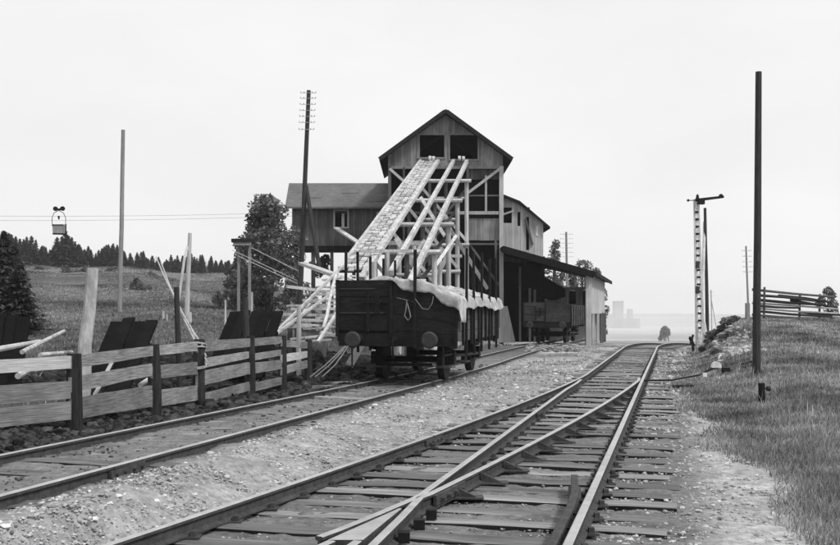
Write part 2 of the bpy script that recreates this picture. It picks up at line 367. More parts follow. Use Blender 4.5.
# sleepers (shared worn plank meshes)
def sleeper_mesh(k):
    r = random.Random(k); m = MB(); n = 9; w = .12+.018*(r.random()-.5)
    for i in range(n+1):
        x = -.5+i/n; dw = .012*r.uniform(-1, 1); dz = .010*r.uniform(-1, 1)
        m.v += [(x, -w+dw*r.random(), -.10), (x, -w+dw, -.006+dz), (x, -w+.018+dw, .004+dz), (x, .01*r.random(), .0+dz+r.uniform(-.006, .004)), (x, w-.018+dw, .004+dz), (x, w+dw, -.006+dz), (x, w, -.10)]
        m.t += [1.]*7
    for i in range(n):
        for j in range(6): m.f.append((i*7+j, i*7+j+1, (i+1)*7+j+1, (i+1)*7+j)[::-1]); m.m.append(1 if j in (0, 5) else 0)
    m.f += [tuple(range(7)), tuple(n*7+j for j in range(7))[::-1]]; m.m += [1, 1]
    me = bpy.data.meshes.new('sleeper'); me.from_pydata(m.v, [], m.f); me.materials.append(M['sleeper']); me.materials.append(M['sleeper_side_shade']); me.polygons.foreach_set('material_index', m.m); return me
SLM = [sleeper_mesh(i) for i in range(7)]
ang = -math.atan(.2535)
def sleeper(x0, x1, y0, z, rz, parent):
    o = bpy.data.objects.new('sleeper', random.choice(SLM)); C.objects.link(o); o.parent = parent
    o.location = ((x0+x1)/2, y0, z); o.rotation_euler = (random.uniform(-.012, .012), random.uniform(-.004, .004), rz+random.uniform(-.012, .012))
    o.scale = ((x1-x0)*1.03, random.uniform(.9, 1.1), 1); return o
y = 3.2
while y < 58:
    # perpendicular sleeper crossing the right rail at y
    slope = .2535+.024*max(0, y-44); xr = float(Dx(y))+.66+random.uniform(-.1, .12); xl = float(fA(min(y+.5, 60)))-.58+random.uniform(-.1, .1)
    xc = (xl+xr)/2; yc = y-slope*(xc-float(Dx(y)))
    sleeper(xl, xr, yc, float(railz(y))-.137+random.uniform(-.022, .006), -math.atan(slope), track)
    y += random.uniform(.46, .62) if y < 42 else .6

siding = structure(thing('siding_track', 'x', 'x')); del siding['label']; del siding['category']
for f in (S1x, S2x):
    rail(rail_pts(f, 4.6, 62, sz), parent=siding); fz = sz
fish(S2x, 9.0, siding, sz); fish(S1x, 20.5, siding, sz)
y = 5.0
while y < 34:
    xc = float((S1x(y)+S2x(y))/2); 
    sleeper(xc-1.15, xc+.92, y, float(sz(y))-.094+random.uniform(-.022, .008), -math.atan(.217), siding); y += random.uniform(.62, .74)

# ---------------------------------------------------------------- loose stones
def stones(name, n, fx, size, tintr, material, flat=.7, yr=(4, 40), power=1.6):
    t = (1+5**.5)/2
    V0 = np.array([(-1,t,0),(1,t,0),(-1,-t,0),(1,-t,0),(0,-1,t),(0,1,t),(0,-1,-t),(0,1,-t),(t,0,-1),(t,0,1),(-t,0,-1),(-t,0,1)])/1.9
    F0 = np.array([(0,11,5),(0,5,1),(0,1,7),(0,7,10),(0,10,11),(1,5,9),(5,11,4),(11,10,2),(10,7,6),(7,1,8),(3,9,4),(3,4,2),(3,2,6),(3,6,8),(3,8,9),(4,9,5),(2,4,11),(6,2,10),(8,6,7),(9,8,1)])
    u = rng.random(n); a, b = yr; p = 1-power
    Y = (a**p+u*(b**p-a**p))**(1/p); X = fx(Y, rng.random(n))
    r = size[0]*(size[1]/size[0])**(rng.random(n)**2.2); r = r*np.clip(Y/14, .75, 2.2)
    Z = tz(X, Y)+r*.12
    v = V0[None]*(1+rng.uniform(-.28, .28, (n, 12, 1)))*r[:, None, None]
    v = v*np.stack([rng.uniform(.7, 1.4, n), rng.uniform(.7, 1.3, n), rng.uniform(.4, flat+.1, n)], -1)[:, None]
    th = rng.random(n)*6.28; c, s = np.cos(th)[:, None], np.sin(th)[:, None]
    vx = v[..., 0]*c-v[..., 1]*s; vy = v[..., 0]*s+v[..., 1]*c
    P_ = np.stack([vx+X[:, None], vy+Y[:, None], v[..., 2]+Z[:, None]], -1).reshape(-1, 3)
    F = (F0[None]+(np.arange(n)*12)[:, None, None]).reshape(-1, 3)
    me = bpy.data.meshes.new(name); me.from_pydata(P_.tolist(), [], F.tolist())
    at = me.attributes.new('tint', 'FLOAT', 'POINT'); at.data.foreach_set('value', np.repeat(rng.uniform(tintr[0], tintr[1], n), 12))
    me.materials.append(material); o = bpy.data.objects.new(name, me); C.objects.link(o); o['kind'] = 'stuff'; return o
stones('gravel', 17000, lambda Y, u: S2x(Y)+.1+u*(fA(Y)-.15-S2x(Y)-.1), (.006, .028), (.45, 1.75), M['stone'], yr=(5, 38), power=2.2)
stones('field_stones', 420, lambda Y, u: S2x(Y)+.15+u*(fA(Y)-.3-S2x(Y)-.15), (.02, .05), (.5, 2.0), M['stone'], yr=(6, 30))
stones('path_gravel', 7000, lambda Y, u: Dx(Y)+.1+u*(1.6), (.010, .035), (.6, 1.7), M['stone'], yr=(5, 44))
stones('ballast', 9000, lambda Y, u: fA(Y)-.3+u*(Dx(Y)+.8-fA(Y)), (.008, .026), (.35, 1.2), M['stone'], yr=(5, 40))
stones('coal_lumps', 9500, lambda Y, u: S1x(Y)-.06-1.7*u**1.3, (.022, .10), (.3, 3.2), M['coal'], flat=.9, yr=(5.5, 33), power=1.3)
stones('siding_debris', 1400, lambda Y, u: S1x(Y)+u*1.6, (.010, .035), (1., 5.0), M['coal'], yr=(5.5, 34))
o = stones('rubble', 420, lambda Y, u: 3.9+.14*(Y-40)+u*2.6, (.03, .08), (.3, 1.1), M['stone'], flat=.9, yr=(44, 58), power=.5)
o = stones('bank_stones', 120, lambda Y, u: T_(Y)+.9+u*1.2 if False else Dx(Y)+2.1+u*1.4, (.04, .09), (.6, 1.5), M['stone'], flat=.9, yr=(30, 42), power=.5)

# ---------------------------------------------------------------- grass
def grass(name, n, XY, h, material, tr=(.5, 1.5), wscale=.0011, lean=.35):
    X, Y = XY(n); n = len(X); Z = tz(X, Y)-.02
    H = rng.uniform(h[0], h[1], n)*(.6+.4*rng.random(n)); w = wscale*Y*rng.uniform(.6, 1.3, n)
    th = rng.random(n)*6.28; ln = rng.normal(0, lean, (n, 2))*H[:, None]+np.array([.05, 0])*H[:, None]
    dx, dy = np.cos(th)*w, np.sin(th)*w
    b0 = np.stack([X-dx, Y-dy, Z], -1); b1 = np.stack([X+dx, Y+dy, Z], -1)
    m0 = np.stack([X-dx*.7+ln[:, 0]*.4, Y-dy*.7+ln[:, 1]*.4, Z+H*.6], -1); m1 = np.stack([X+dx*.7+ln[:, 0]*.4, Y+dy*.7+ln[:, 1]*.4, Z+H*.6], -1)
    t = np.stack([X+ln[:, 0], Y+ln[:, 1], Z+H], -1)
    P_ = np.stack([b0, b1, m1, m0, t], 1).reshape(-1, 3); b = np.arange(n)*5
    F = np.stack([b, b+1, b+2, b+3], -1).tolist()+np.stack([b+3, b+2, b+4], -1).tolist()
    me = bpy.data.meshes.new(name); me.from_pydata(P_.tolist(), [], F)
    far_ = sm(30, 60, Y); clump = (1+far_*.28*(np.sin(Y*.31+X*.11+np.sin(X*.2))*np.sin(X*.13-Y*.05)+.6*np.sin(Y*.17+X*.03)))*(.8)+.35*np.sin(X*2.1+np.sin(Y*1.7)*2)*np.sin(Y*1.3+X)+.15*np.sin(X*.7+Y*.4)
    at = me.attributes.new('tint', 'FLOAT', 'POINT'); at.data.foreach_set('value', np.repeat(rng.uniform(tr[0], tr[1], n)*clump, 5))
    me.materials.append(material); o = bpy.data.objects.new(name, me); C.objects.link(o); o['kind'] = 'stuff'; return o
def bankXY(n):
    u = rng.random(n); Y = 5.5*(54/5.5)**(u**.85)
    e = Dx(Y)+np.interp(Y, [7, 14, 23, 32, 45], [2.35, 1.5, .95, 1.1, 1.7])+.25*np.sin(Y*1.3)
    X = e-.35+rng.random(n)**1.1*(.47*Y+1.5-e)
    k = (X > e+.45*rng.normal(0, 1, n)*rng.random(n)); return X[k], Y[k]
grass('bank_grass', 320000, bankXY, (.035, .15), M['grass'], tr=(.4, 1.5), wscale=.0006)
def stalkXY(n):
    Y = 6*(40/6)**rng.random(n); X = Dx(Y)+2.3+rng.random(n)**1.3*(.47*Y-Dx(Y)); return X, Y
grass('seed_stalks', 3400, stalkXY, (.18, .40), M['grass'], tr=(.9, 1.5), wscale=.0005, lean=.25)
def fieldXY(n):
    Y = 17*(205/17)**(rng.random(n)**.85); X = (-.47+rng.random(n)*.42)*Y; k = X < S1x(np.clip(Y, 0, 60))-2.0-3.5*(Y > 16)*(Y < 37); return X[k], Y[k]
grass('field_grass', 150000, fieldXY, (.05, .20), M['grass'], tr=(.50, .76), wscale=.0007)
def vergeXY(n):
    Y = 10*(60/10)**rng.random(n); X = S1x(Y)-1.2-rng.random(n)*3.; return X, Y
grass('verge_weeds', 2600, vergeXY, (.06, .22), M['grass'], tr=(.35, .8), wscale=.0007)
def patchXY(n):
    Y = rng.uniform(28, 56, n); X = S2x(Y)+.8+rng.random(n)*(fA(Y)-.8-S2x(Y)-.9); k = (np.sin(X*1.9+Y*.7)+np.sin(Y*1.1-X)) > .9*rng.normal(0, 1, n)+.6; return X[k], Y[k]
grass('gravel_weeds', 5000, patchXY, (.03, .08), M['grass'], tr=(.7, 1.3))

# ---------------------------------------------------------------- board walls
def boards(mb, a, b, zb, zt, holes=(), bw=.17, th=.03, gap=.008, tv=.25, depth=.012, seed=1):
    r = random.Random(seed); a = Vector(a); b = Vector(b); d = b-a; L_ = d.length; d.normalize(); nrm = Vector((d.y, -d.x, 0))
    n = max(1, round(L_/bw)); w = L_/n
    for i in range(n):
        s0 = i*w+gap/2; s1 = (i+1)*w-gap/2; sc_ = (s0+s1)/2
        lo0, lo1 = zb(s0), zb(s1); hi0, hi1 = zt(s0), zt(s1)
        segs = [(None, None)]; cuts = sorted((h[2], h[3]) for h in holes if h[0] < sc_ < h[1])
        o = nrm*(r.uniform(0, depth)); cur = None; parts = []
        for h0, h1 in cuts: parts.append((cur, h0)); cur = h1
        parts.append((cur, None))
        mb.tint = 1+r.uniform(-tv, tv)*(1 if r.random() > .1 else 1.8)
        for lo, hi in parts:
            z00 = lo0 if lo is None else max(lo, lo0); z01 = lo1 if lo is None else max(lo, lo1)
            z10 = hi0 if hi is None else hi; z11 = hi1 if hi is None else hi
            if z10 <= z00+.01 or z11 <= z01+.01: continue
            if lo is None: q = r.uniform(-.03, .0); z00 += q; z01 += q
            p0 = a+d*s0+o; p1 = a+d*s1+o
            mb.prism([(p0.x, p0.y, z00), (p1.x, p1.y, z01), (p1.x, p1.y, z11), (p0.x, p0.y, z10)], -nrm*th)
    mb.tint = 1.
k_ = lambda z: (lambda s: z)
# ---------------------------------------------------------------- tower
YT = 62.
tw = thing('loading_tower', 'tall timber loading tower with steep gable roof and two dark openings', 'tower', (1.58, YT, -.25))
X0, X1 = -1.98, 5.15; XC = (X0+X1)/2; APX = 13.8; EV = 11.35
gt = lambda s: (EV-.0)+(APX-EV)*(1-abs(s-(X1-X0)/2)/((X1-X0)/2))-.05
m = MB(); oL = (1.89, 3.49, 11.12, 12.5); oR = (3.84, 5.56, 11.0, 12.5)
boards(m, (X0, YT, 0), (X1, YT, 0), k_(10.56), gt, holes=(oL, oR), bw=.2, tv=.22, seed=3); m.build('gable_boarding', M['grey_board'], tw, stuff=True)
def frame(x0, x1, z0, z1, Y, parent, w=.09, material=None):
    f = MB(); yy0, yy1 = Y-.05, Y+.06
    f.box(x0-w, x0, yy0, yy1, z0-w, z1+w); f.box(x1, x1+w, yy0, yy1, z0-w, z1+w); f.box(x0, x1, yy0, yy1, z1, z1+w); f.box(x0, x1, yy0, yy1, z0-w, z0)
    return f.build('opening_frame', material or M['grey_board'], parent)
frame(X0+oL[0], X0+oL[1], oL[2], oL[3], YT-.02, tw); frame(X0+oR[0], X0+oR[1], oR[2], oR[3], YT-.02, tw)
for sgn in (-1, 1):       # roof slopes
    m = MB(); e = (XC+sgn*(XC-X0+.52), 0, 11.02); ap = (XC, 0, APX+.18)
    m.prism([(ap[0], YT-.7, ap[2]-.2), (e[0], YT-.7, e[2]-.17), (e[0], YT-.7, e[2]+.02), (ap[0], YT-.7, ap[2])] if sgn > 0 else
            [(ap[0], YT-.7, ap[2]), (e[0], YT-.7, e[2]+.02), (e[0], YT-.7, e[2]-.17), (ap[0], YT-.7, ap[2]-.2)], (0, 8.6, 0)); m.build('roof_slope', M['roof_dark'], tw)
    m = MB(); m.beam((ap[0]+.05*sgn, YT-.73, ap[2]-.14), (e[0], YT-.73, e[2]-.12), .05, .24); m.build('barge_board', M['roof_dark'], tw)
def post(x, z0, z1, Y=YT, w=.2, material='post_wood', name='post', parent=tw):
    m = MB(); m.beam((x, Y, z0), (x, Y, z1), w, w, (0, 1, 0)); return m.build(name, M[material], parent)
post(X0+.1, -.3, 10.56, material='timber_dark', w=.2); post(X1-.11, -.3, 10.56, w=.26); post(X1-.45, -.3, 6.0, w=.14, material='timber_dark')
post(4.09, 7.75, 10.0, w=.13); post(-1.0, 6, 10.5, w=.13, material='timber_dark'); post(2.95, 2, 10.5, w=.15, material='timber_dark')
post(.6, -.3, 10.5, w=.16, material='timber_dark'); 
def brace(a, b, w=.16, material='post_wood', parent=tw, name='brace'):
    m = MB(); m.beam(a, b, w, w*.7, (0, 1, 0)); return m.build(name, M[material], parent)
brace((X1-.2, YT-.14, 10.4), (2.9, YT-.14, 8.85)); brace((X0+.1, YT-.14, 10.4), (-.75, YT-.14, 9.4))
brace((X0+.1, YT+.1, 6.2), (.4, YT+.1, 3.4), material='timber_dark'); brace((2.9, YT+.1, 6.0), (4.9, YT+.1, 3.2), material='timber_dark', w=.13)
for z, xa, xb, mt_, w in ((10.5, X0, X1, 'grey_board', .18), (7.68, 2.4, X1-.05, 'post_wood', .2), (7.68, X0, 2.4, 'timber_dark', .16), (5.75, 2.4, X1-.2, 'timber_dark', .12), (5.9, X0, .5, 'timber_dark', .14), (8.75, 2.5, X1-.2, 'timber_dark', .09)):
    m = MB(); m.box(xa, xb, YT-.06, YT+.08, z-w/2, z+w/2); m.build('cross_beam', M[mt_], tw)
m = MB(); boards(m, (2.95, YT+.12, 0), (X1-.2, YT+.12, 0), k_(9.78), k_(10.42), bw=.2, seed=5); m.build('boarding', M['dark_board'], tw, stuff=True)
m = MB(); boards(m, (2.95, YT+.12, 0), (X1-.25, YT+.12, 0), k_(6.0), k_(7.35), bw=.2, seed=6); m.build('boarding', M['grey_board'], tw, stuff=True)
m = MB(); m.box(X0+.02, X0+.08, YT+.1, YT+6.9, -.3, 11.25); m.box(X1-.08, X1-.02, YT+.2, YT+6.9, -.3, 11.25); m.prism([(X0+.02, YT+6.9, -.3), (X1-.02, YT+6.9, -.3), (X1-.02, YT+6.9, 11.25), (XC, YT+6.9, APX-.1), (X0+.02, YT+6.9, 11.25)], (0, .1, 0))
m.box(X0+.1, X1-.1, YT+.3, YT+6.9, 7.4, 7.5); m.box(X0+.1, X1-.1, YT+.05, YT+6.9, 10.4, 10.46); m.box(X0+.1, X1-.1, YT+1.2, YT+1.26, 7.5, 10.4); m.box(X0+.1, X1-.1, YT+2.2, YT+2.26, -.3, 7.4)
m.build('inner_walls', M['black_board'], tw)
m = MB(); m.prism([(X1-.45, YT-.25, -.35), (X1+.75, YT-.25, -.35), (X1+.25, YT-.25, 1.9), (X1-.2, YT-.25, 1.9)], (0, .6, 0)); m.build('post_footing', M['pale_board'], tw)
for i, x in enumerate((3.25, 3.65, 4.1)):      # hanging round legs in the dark bay
    m = MB(); m.tube([(x, YT-.2, 1.2), (x, YT-.2, 4.6-.4*i)], .09, 8); m.build('stub_post', M['iron'], tw)

# left wing of the tower
YW = 66.
wl_ = thing('left_wing', 'grey boarded wing with low pitched felt roof left of the tower', 'building', (-5, YW, 5.8))
xa, xb = (292-420)*.066, X0
w0, w1, h0, h1 = (335-420)*.066-xa, (347.5-420)*.066-xa, CH+84*.066, CH+100*.066
m = MB(); boards(m, (xa, YW, 0), (xb, YW, 0), k_(5.85), k_(8.45), holes=((w0, w1, h0, h1),), bw=.19, tv=.2, seed=9); m.build('wall_boarding', M['wing_board'], wl_, stuff=True)
m = MB(); frame(xa+w0, xa+w1, h0, h1, YW-.03, wl_, .1, M['pale_board'])
m = MB(); m.box(xa+w0+.42, xa+w0+.6, YW+.2, YW+.28, h0+.0, h1-.15); m.build('through_light', M['white'], wl_)  # white upright standing in for light seen through the window
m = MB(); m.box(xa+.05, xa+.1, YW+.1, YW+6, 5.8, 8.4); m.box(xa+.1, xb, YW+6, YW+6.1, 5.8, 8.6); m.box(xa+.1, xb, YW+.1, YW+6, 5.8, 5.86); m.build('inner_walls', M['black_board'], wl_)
ev = CH+(311-207)*.0653; rg = CH+(311-183.2)*.0693
m = MB(); m.prism([((285-420)*.0653, 65.3, ev-.1), ((285-420)*.0653, 65.3, ev+.02), ((289-420)*.0693, 69.3, rg), ((289-420)*.0693, 69.3, rg-.12)], (6.95, 0, 0)); m.build('roof_slope', M['roof'], wl_)
m = MB(); m.prism([((289-420)*.0693, 69.34, rg), ((289-420)*.0693, 69.34, rg-.12), ((289-420)*.0693, 73, ev-.1), ((289-420)*.0693, 73, ev+.02)], (7, 0, 0)); m.build('roof_slope', M['roof'], wl_)
m = MB(); m.box(xa-.05, xb, YW-.1, YW+.12, 5.6, 5.9); m.build('floor_beam', M['black_board'], wl_)
m = MB(); m.box(xb-.9, xb-.05, YW-.12, YW-.04, 7.0, 8.15); m.build('patch_panel', M['pale_board'], wl_)['label'] = 'lighter boarded patch'
for x, w in ((293.5, .5), (311, .25), (330, .2), (352, .22), (370, .22)):
    xx = (x-420)*.066; m = MB(); m.box(xx, xx+w, YW+.1, YW+.4, gz(xx, YW)-.5, 5.6); m.build('leg', M['timber_dark'], wl_)

for q_, (px_, f_) in enumerate(((306, .35), (341, .55), (368, .2))):
    m = MB(); y_ = 65.3+4*f_; z_ = ev+.02+(rg-ev-.02)*f_; x_ = (px_-420)*.067; m.prism([(x_, y_, z_+.012), (x_+1.1, y_, z_+.012), (x_+1.1, y_+.9, z_+.012+.9*(rg-ev)/4), (x_, y_+.9, z_+.012+.9*(rg-ev)/4)], (0, 0, .02)); m.build('roof_patch', M['roof'], wl_)
# right wing
rw = thing('right_wing', 'pale boarded wing with sloping roof right of the tower', 'building', (6.8, YW, 4))
xr0, xr1 = 5.3, (543.3-420)*.066; sx = lambda px: (px-420)*.066-xr0; zz = lambda py: CH+(311-py)*.066
rt = lambda s: float(np.interp(s, [0, sx(519), sx(545)], [zz(195.5), zz(204), zz(225)]))
m = MB(); boards(m, (xr0, YW, 0), (xr1, YW, 0), k_(zz(262)), rt, bw=.19, tv=.14, seed=12,
                 holes=((sx(503.6), sx(513), zz(223), zz(207.5)), (sx(518.7), sx(521.2), zz(226), zz(212)), (sx(525), sx(529), zz(250), zz(217))))
m.build('wall_boarding', M['pale_board'], rw, stuff=True)
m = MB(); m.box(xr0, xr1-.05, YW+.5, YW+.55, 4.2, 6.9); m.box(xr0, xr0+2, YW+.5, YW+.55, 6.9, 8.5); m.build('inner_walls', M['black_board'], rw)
for pts in (((5.2, 193.2), (519.5, 201.5)), ((519.5, 201.5), (549.5, 227))):
    a_, b_ = pts; xA = 5.2 if a_[0] == 5.2 else (a_[0]-420)*.066; A = (xA, YW-.35, zz(a_[1])); B = ((b_[0]-420)*.066, YW-.35, zz(b_[1]))
    m = MB(); m.prism([A, (A[0], A[1], A[2]-.14), (B[0], B[1], B[2]-.14), B], (0, 5, 0)); m.build('roof_slope', M['roof_dark'], rw)
brace(((525.5-420)*.066, YW-.1, zz(219)), ((532.5-420)*.066, YW-.1, zz(245)), .13, 'timber_dark', rw, 'leaning_board')
brace((4.95, YW-.2, zz(217.5)), ((513.5-420)*.066, YW-.2, zz(211)), .12, 'post_wood', rw, 'rail_bar')
m = MB(); m.box((535.8-420)*.066, (538-420)*.066, YW-.05, YW-.01, zz(236), zz(226)); m.build('window', M['white'], rw)

# lean-to shed over the siding
sh = thing('wagon_shed', 'dark open shed with sloping roof over the loading siding', 'shed', (9, 60, -.3))
FL, FR, BR, BL = (4.9, 59.5, 5.46), (10.45, 59.5, 3.93), (13.7, 71.6, 3.72), (5.2, 71.6, 5.65)
m = MB(); top = [FL, FR, BR, BL]; m.add([*top, *[(p[0], p[1], p[2]-.16) for p in top]], [(0,1,2,3),(7,6,5,4),(0,4,5,1),(1,5,6,2),(2,6,7,3),(3,7,4,0)]); m.build('roof_slope', M['roof_dark'], sh)
m = MB(); m.beam((FL[0], 59.46, FL[2]-.17), (FR[0]-.1, 59.46, FR[2]-.17), .07, .40); m.build('fascia_board', M['black_board'], sh)
m = MB(); m.beam((FR[0]+.02, 59.5, FR[2]-.1), (BR[0]+.02, 71.6, BR[2]-.1), .07, .22); m.build('fascia_board', M['roof_dark'], sh)
C0 = Vector((10.12, 60, 0)); C1 = Vector((13.15, 71.2, 0)); wd_ = (C1-C0); LL = wd_.length
m = MB(); boards(m, C0, C1, k_(1.45), lambda s: 3.85-.2*s/LL, bw=.28, tv=.10, seed=20); m.build('wall_boarding', M['pale_board'], sh, stuff=True)
def shp(t, z1=1.6, w=.22, material='post_wood'):
    p = C0+wd_*t; m = MB(); m.beam((p.x, p.y+.1, -.6), (p.x, p.y+.1, z1), w, w, (0, 1, 0)); m.build('post', M[material], sh)
shp(0, 3.9, .34, 'pale_board'); shp(.27, 1.5, .16); shp(.55, 1.5, .16); shp(.8, 1.5, .2, 'timber_dark'); shp(.99, 1.5, .2, 'timber_dark')
m = MB(); boards(m, C0+wd_*.05+Vector((-.15, .3, 0)), C0+wd_*.33+Vector((-.15, .3, 0)), k_(.5), k_(1.45), bw=.3, seed=22); m.build('low_boarding', M['black_board'], sh, stuff=True)
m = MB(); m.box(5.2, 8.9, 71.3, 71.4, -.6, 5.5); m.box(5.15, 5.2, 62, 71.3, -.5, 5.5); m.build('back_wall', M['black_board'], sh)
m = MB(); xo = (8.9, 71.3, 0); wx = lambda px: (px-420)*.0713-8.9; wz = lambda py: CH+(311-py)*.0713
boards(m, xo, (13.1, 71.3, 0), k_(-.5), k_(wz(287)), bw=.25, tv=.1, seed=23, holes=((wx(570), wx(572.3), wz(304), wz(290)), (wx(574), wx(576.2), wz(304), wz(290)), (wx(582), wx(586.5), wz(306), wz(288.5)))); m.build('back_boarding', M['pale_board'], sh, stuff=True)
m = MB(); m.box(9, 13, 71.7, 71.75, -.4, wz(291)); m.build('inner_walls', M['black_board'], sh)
m = MB(); m.prism([(6.5, 64, 4.6), (9.3, 64, 3.05), (9.3, 64, 2.5), (8.7, 64, 2.3), (6.3, 64, 3.2)], (0, 2.5, 0)); m.build('hopper', M['black_board'], sh)
m = MB(); m.beam((8.35, 63.8, 3.72), (9.25, 63.8, 3.1), .1, .09); m.build('hopper_lip', M['white'], sh)
for x, z in ((6.7, 3.0), (7.0, 2.9), (6.1, 4.3), (9.0, 2.9)): m = MB(); m.beam((x, 61, -.3), (x, 61, z), .13, .13, (0, 1, 0)); m.build('post', M['timber_dark'], sh)
sr = MB(); sr.add([(6.9, 62, 4.98), (8.3, 62.4, 4.62), (8.0, 65, 4.85), (6.5, 65, 5.3), (6.9, 62, 5.03), (8.3, 62.4, 4.67), (8.0, 65, 4.9), (6.5, 65, 5.35)], [(3,2,1,0),(4,5,6,7),(0,1,5,4),(1,2,6,5),(2,3,7,6),(3,0,4,7)])
one(sr, 'roof_panel', 'loose pale panel lying on the shed roof below the wing', 'panel', M['white'], (7.4, 63.5, 5))

# ---------------------------------------------------------------- chute and trestle
ch = thing('timber_chute', 'long inclined pale timber chute running down from the tower on trestles', 'chute', (-1, 45, -.2))
def BL_(i, Y):
    pt = (420.6, 438, 453.5, 467)[i]; pb = (346, 373, 397.5, 420)[i]; a = Vector(((pt-420)*.062, 62, 10.9)); b = Vector(((pb-420)*.038, 38, 3.5))
    return a+(b-a)*((62-Y)/24)
for i, ye in ((0, 36.8), (1, 35.5), (2, 36.3), (3, 34.8)):
    m = MB(); a, b = BL_(i, 62.2), BL_(i, ye); w = (.13, .21, .18, .20)[i]; n = 5
    m.beam(a, b, w, .2); m.build('side_beam', M['timber'], ch)
m = MB(); r = random.Random(5); nrow = 84
for q in range(nrow):
    Y0 = 61.9-q*(25.2/nrow); Y1 = Y0-25.2/nrow+.05; ncol = 4; sh_ = (q % 2)*.12
    cuts = [0]+[min(.99, max(.01, (c+sh_+r.uniform(-.06, .06)*1.)/ncol)) for c in range(1 if not q % 2 else 0, ncol) if c+sh_ > 0]+[1]
    for c0, c1 in zip(cuts[:-1], cuts[1:]):
        if c1-c0 < .03: continue
        A, B = BL_(0, Y0), BL_(1, Y0); A1, B1 = BL_(0, Y1), BL_(1, Y1); g_ = .022
        lerp = lambda P, Q, t: P+(Q-P)*t
        pts = [lerp(A, B, c0+g_), lerp(A, B, c1-g_), lerp(A1, B1, c1-g_), lerp(A1, B1, c0+g_)]
        m.tint = r.choice((.6, .8, .95, 1., 1.1, 1.15)); zo = r.uniform(.0, .06)
        m.prism([(p.x, p.y, p.z+zo) for p in pts][::-1], (0, 0, -.06))
m.tint = 1; m.build('floor_blocks', M['chute_block'], ch, stuff=True)
m = MB(); A, B, A1, B1 = BL_(0, 61.9), BL_(1, 61.9), BL_(0, 36.7), BL_(1, 36.7)
m.prism([(p.x, p.y, p.z-.05) for p in (A, B, B1, A1)], (0, 0, -.05)); m.build('floor_underlay', M['black_board'], ch)
def bent(Y, lo, xr_px, drop=.0, posts=True):
    zc = BL_(3, Y).z-.3; xL = BL_(0, Y).x-.1; xR = (xr_px-420)*Y/1000
    m = MB(); m.tube([(xL+ (0 if Y < 50 else .8), Y-.2, zc), (xR+.25, Y-.2, zc)], .105, 8); m.build('cap_beam', M['timber'], ch)
    m = MB(); m.tube([(BL_(1, Y).x, Y+.5, zc-.9), (xR-.1, Y+.5, zc-.9)], .08, 8); m.build('cap_beam', M['timber'], ch)
    xs_ = [xR, (xL*.35+xR*.65), (xL*.75+xR*.25)]
    for q, x in enumerate(xs_):
        m = MB(); m.tube([(x, Y, gz(x, Y)-.3), (x, Y, zc-(.0 if q else -.05))], .115 if q == 0 else .10, 8); m.build('trestle_post', M['post_wood'] if q == 0 else M['timber_dark'], ch)
    for a_, b_ in ((xs_[0], xs_[2]), (xs_[2], xs_[0])):
        brace((a_, Y+.15*(1 if a_ > b_ else -1), zc-.4), (b_, Y+.15*(1 if a_ > b_ else -1), max(.2, zc-3.4)), .15, 'post_wood' if a_ < b_ else 'timber_dark', ch)
    if zc > 4.5:
        m = MB(); m.tube([(xs_[2]-.2, Y-.15, zc-3.6), (xR+.15, Y-.15, zc-3.6)], .09, 8); m.build('cap_beam', M['post_wood'], ch)
bent(56.6, 0, 466.6); bent(51, 0, 457.4); bent(45.5, 0, 448.5); bent(40.5, 0, 434.5); bent(36.2, 0, 419)
def pb(p, q, Y0, Y1, w=.15, material='post_wood', name='brace'):
    m = MB(); m.beam(U(*p, Y0), U(*q, Y1), w, w, (0, 1, 0)); return m.build(name, M[material], ch)
pb((450, 229), (487, 288), 47, 50, .17); pb((442, 214), (470, 262), 52, 54, .12); pb((452, 245), (438, 275), 46, 46, .18)
pb((421, 198), (449, 243), 50, 47, .16, 'timber'); pb((396, 238), (420, 276), 41, 41, .2, 'timber'); pb((405, 268), (425, 240), 41, 41, .14, 'timber')
pb((385, 243), (432, 243), 44, 44, .18, 'timber', 'cap_beam'); pb((398, 252.5), (425, 252.5), 42, 42, .16, 'timber', 'cap_beam')
pb((426, 256), (462, 256), 46, 46, .14, 'post_wood', 'cap_beam'); pb((434, 268), (456, 236), 44, 46, .15, 'timber')
pb((360, 251), (412, 251), 38.5, 38.5, .12, 'timber', 'cap_beam'); pb((372, 232), (404, 222), 48, 48, .16, 'timber_dark', 'cap_beam')
for px, y0, y1, Y in ((399, 244, 285, 42), (387, 250, 285, 40), (414, 246, 285, 43), (440, 246, 290, 47), (374, 262, 290, 36)):
    m = MB(); a, b = U(px, y0, Y), U(px, y1, Y); m.tube([a, (b.x, b.y, gz(b.x, b.y)-.2)], .1, 8); m.build('trestle_post', M['post_wood'], ch)
for px, py in ((430, 158.5), (433.5, 158.8), (459.5, 158.5), (463.5, 158.8)): m = MB(); p = U(px, py, 61.9); m.disc(p, (1, 0, 0), .16, .17, 10); m.build('roller', M['white'], ch)

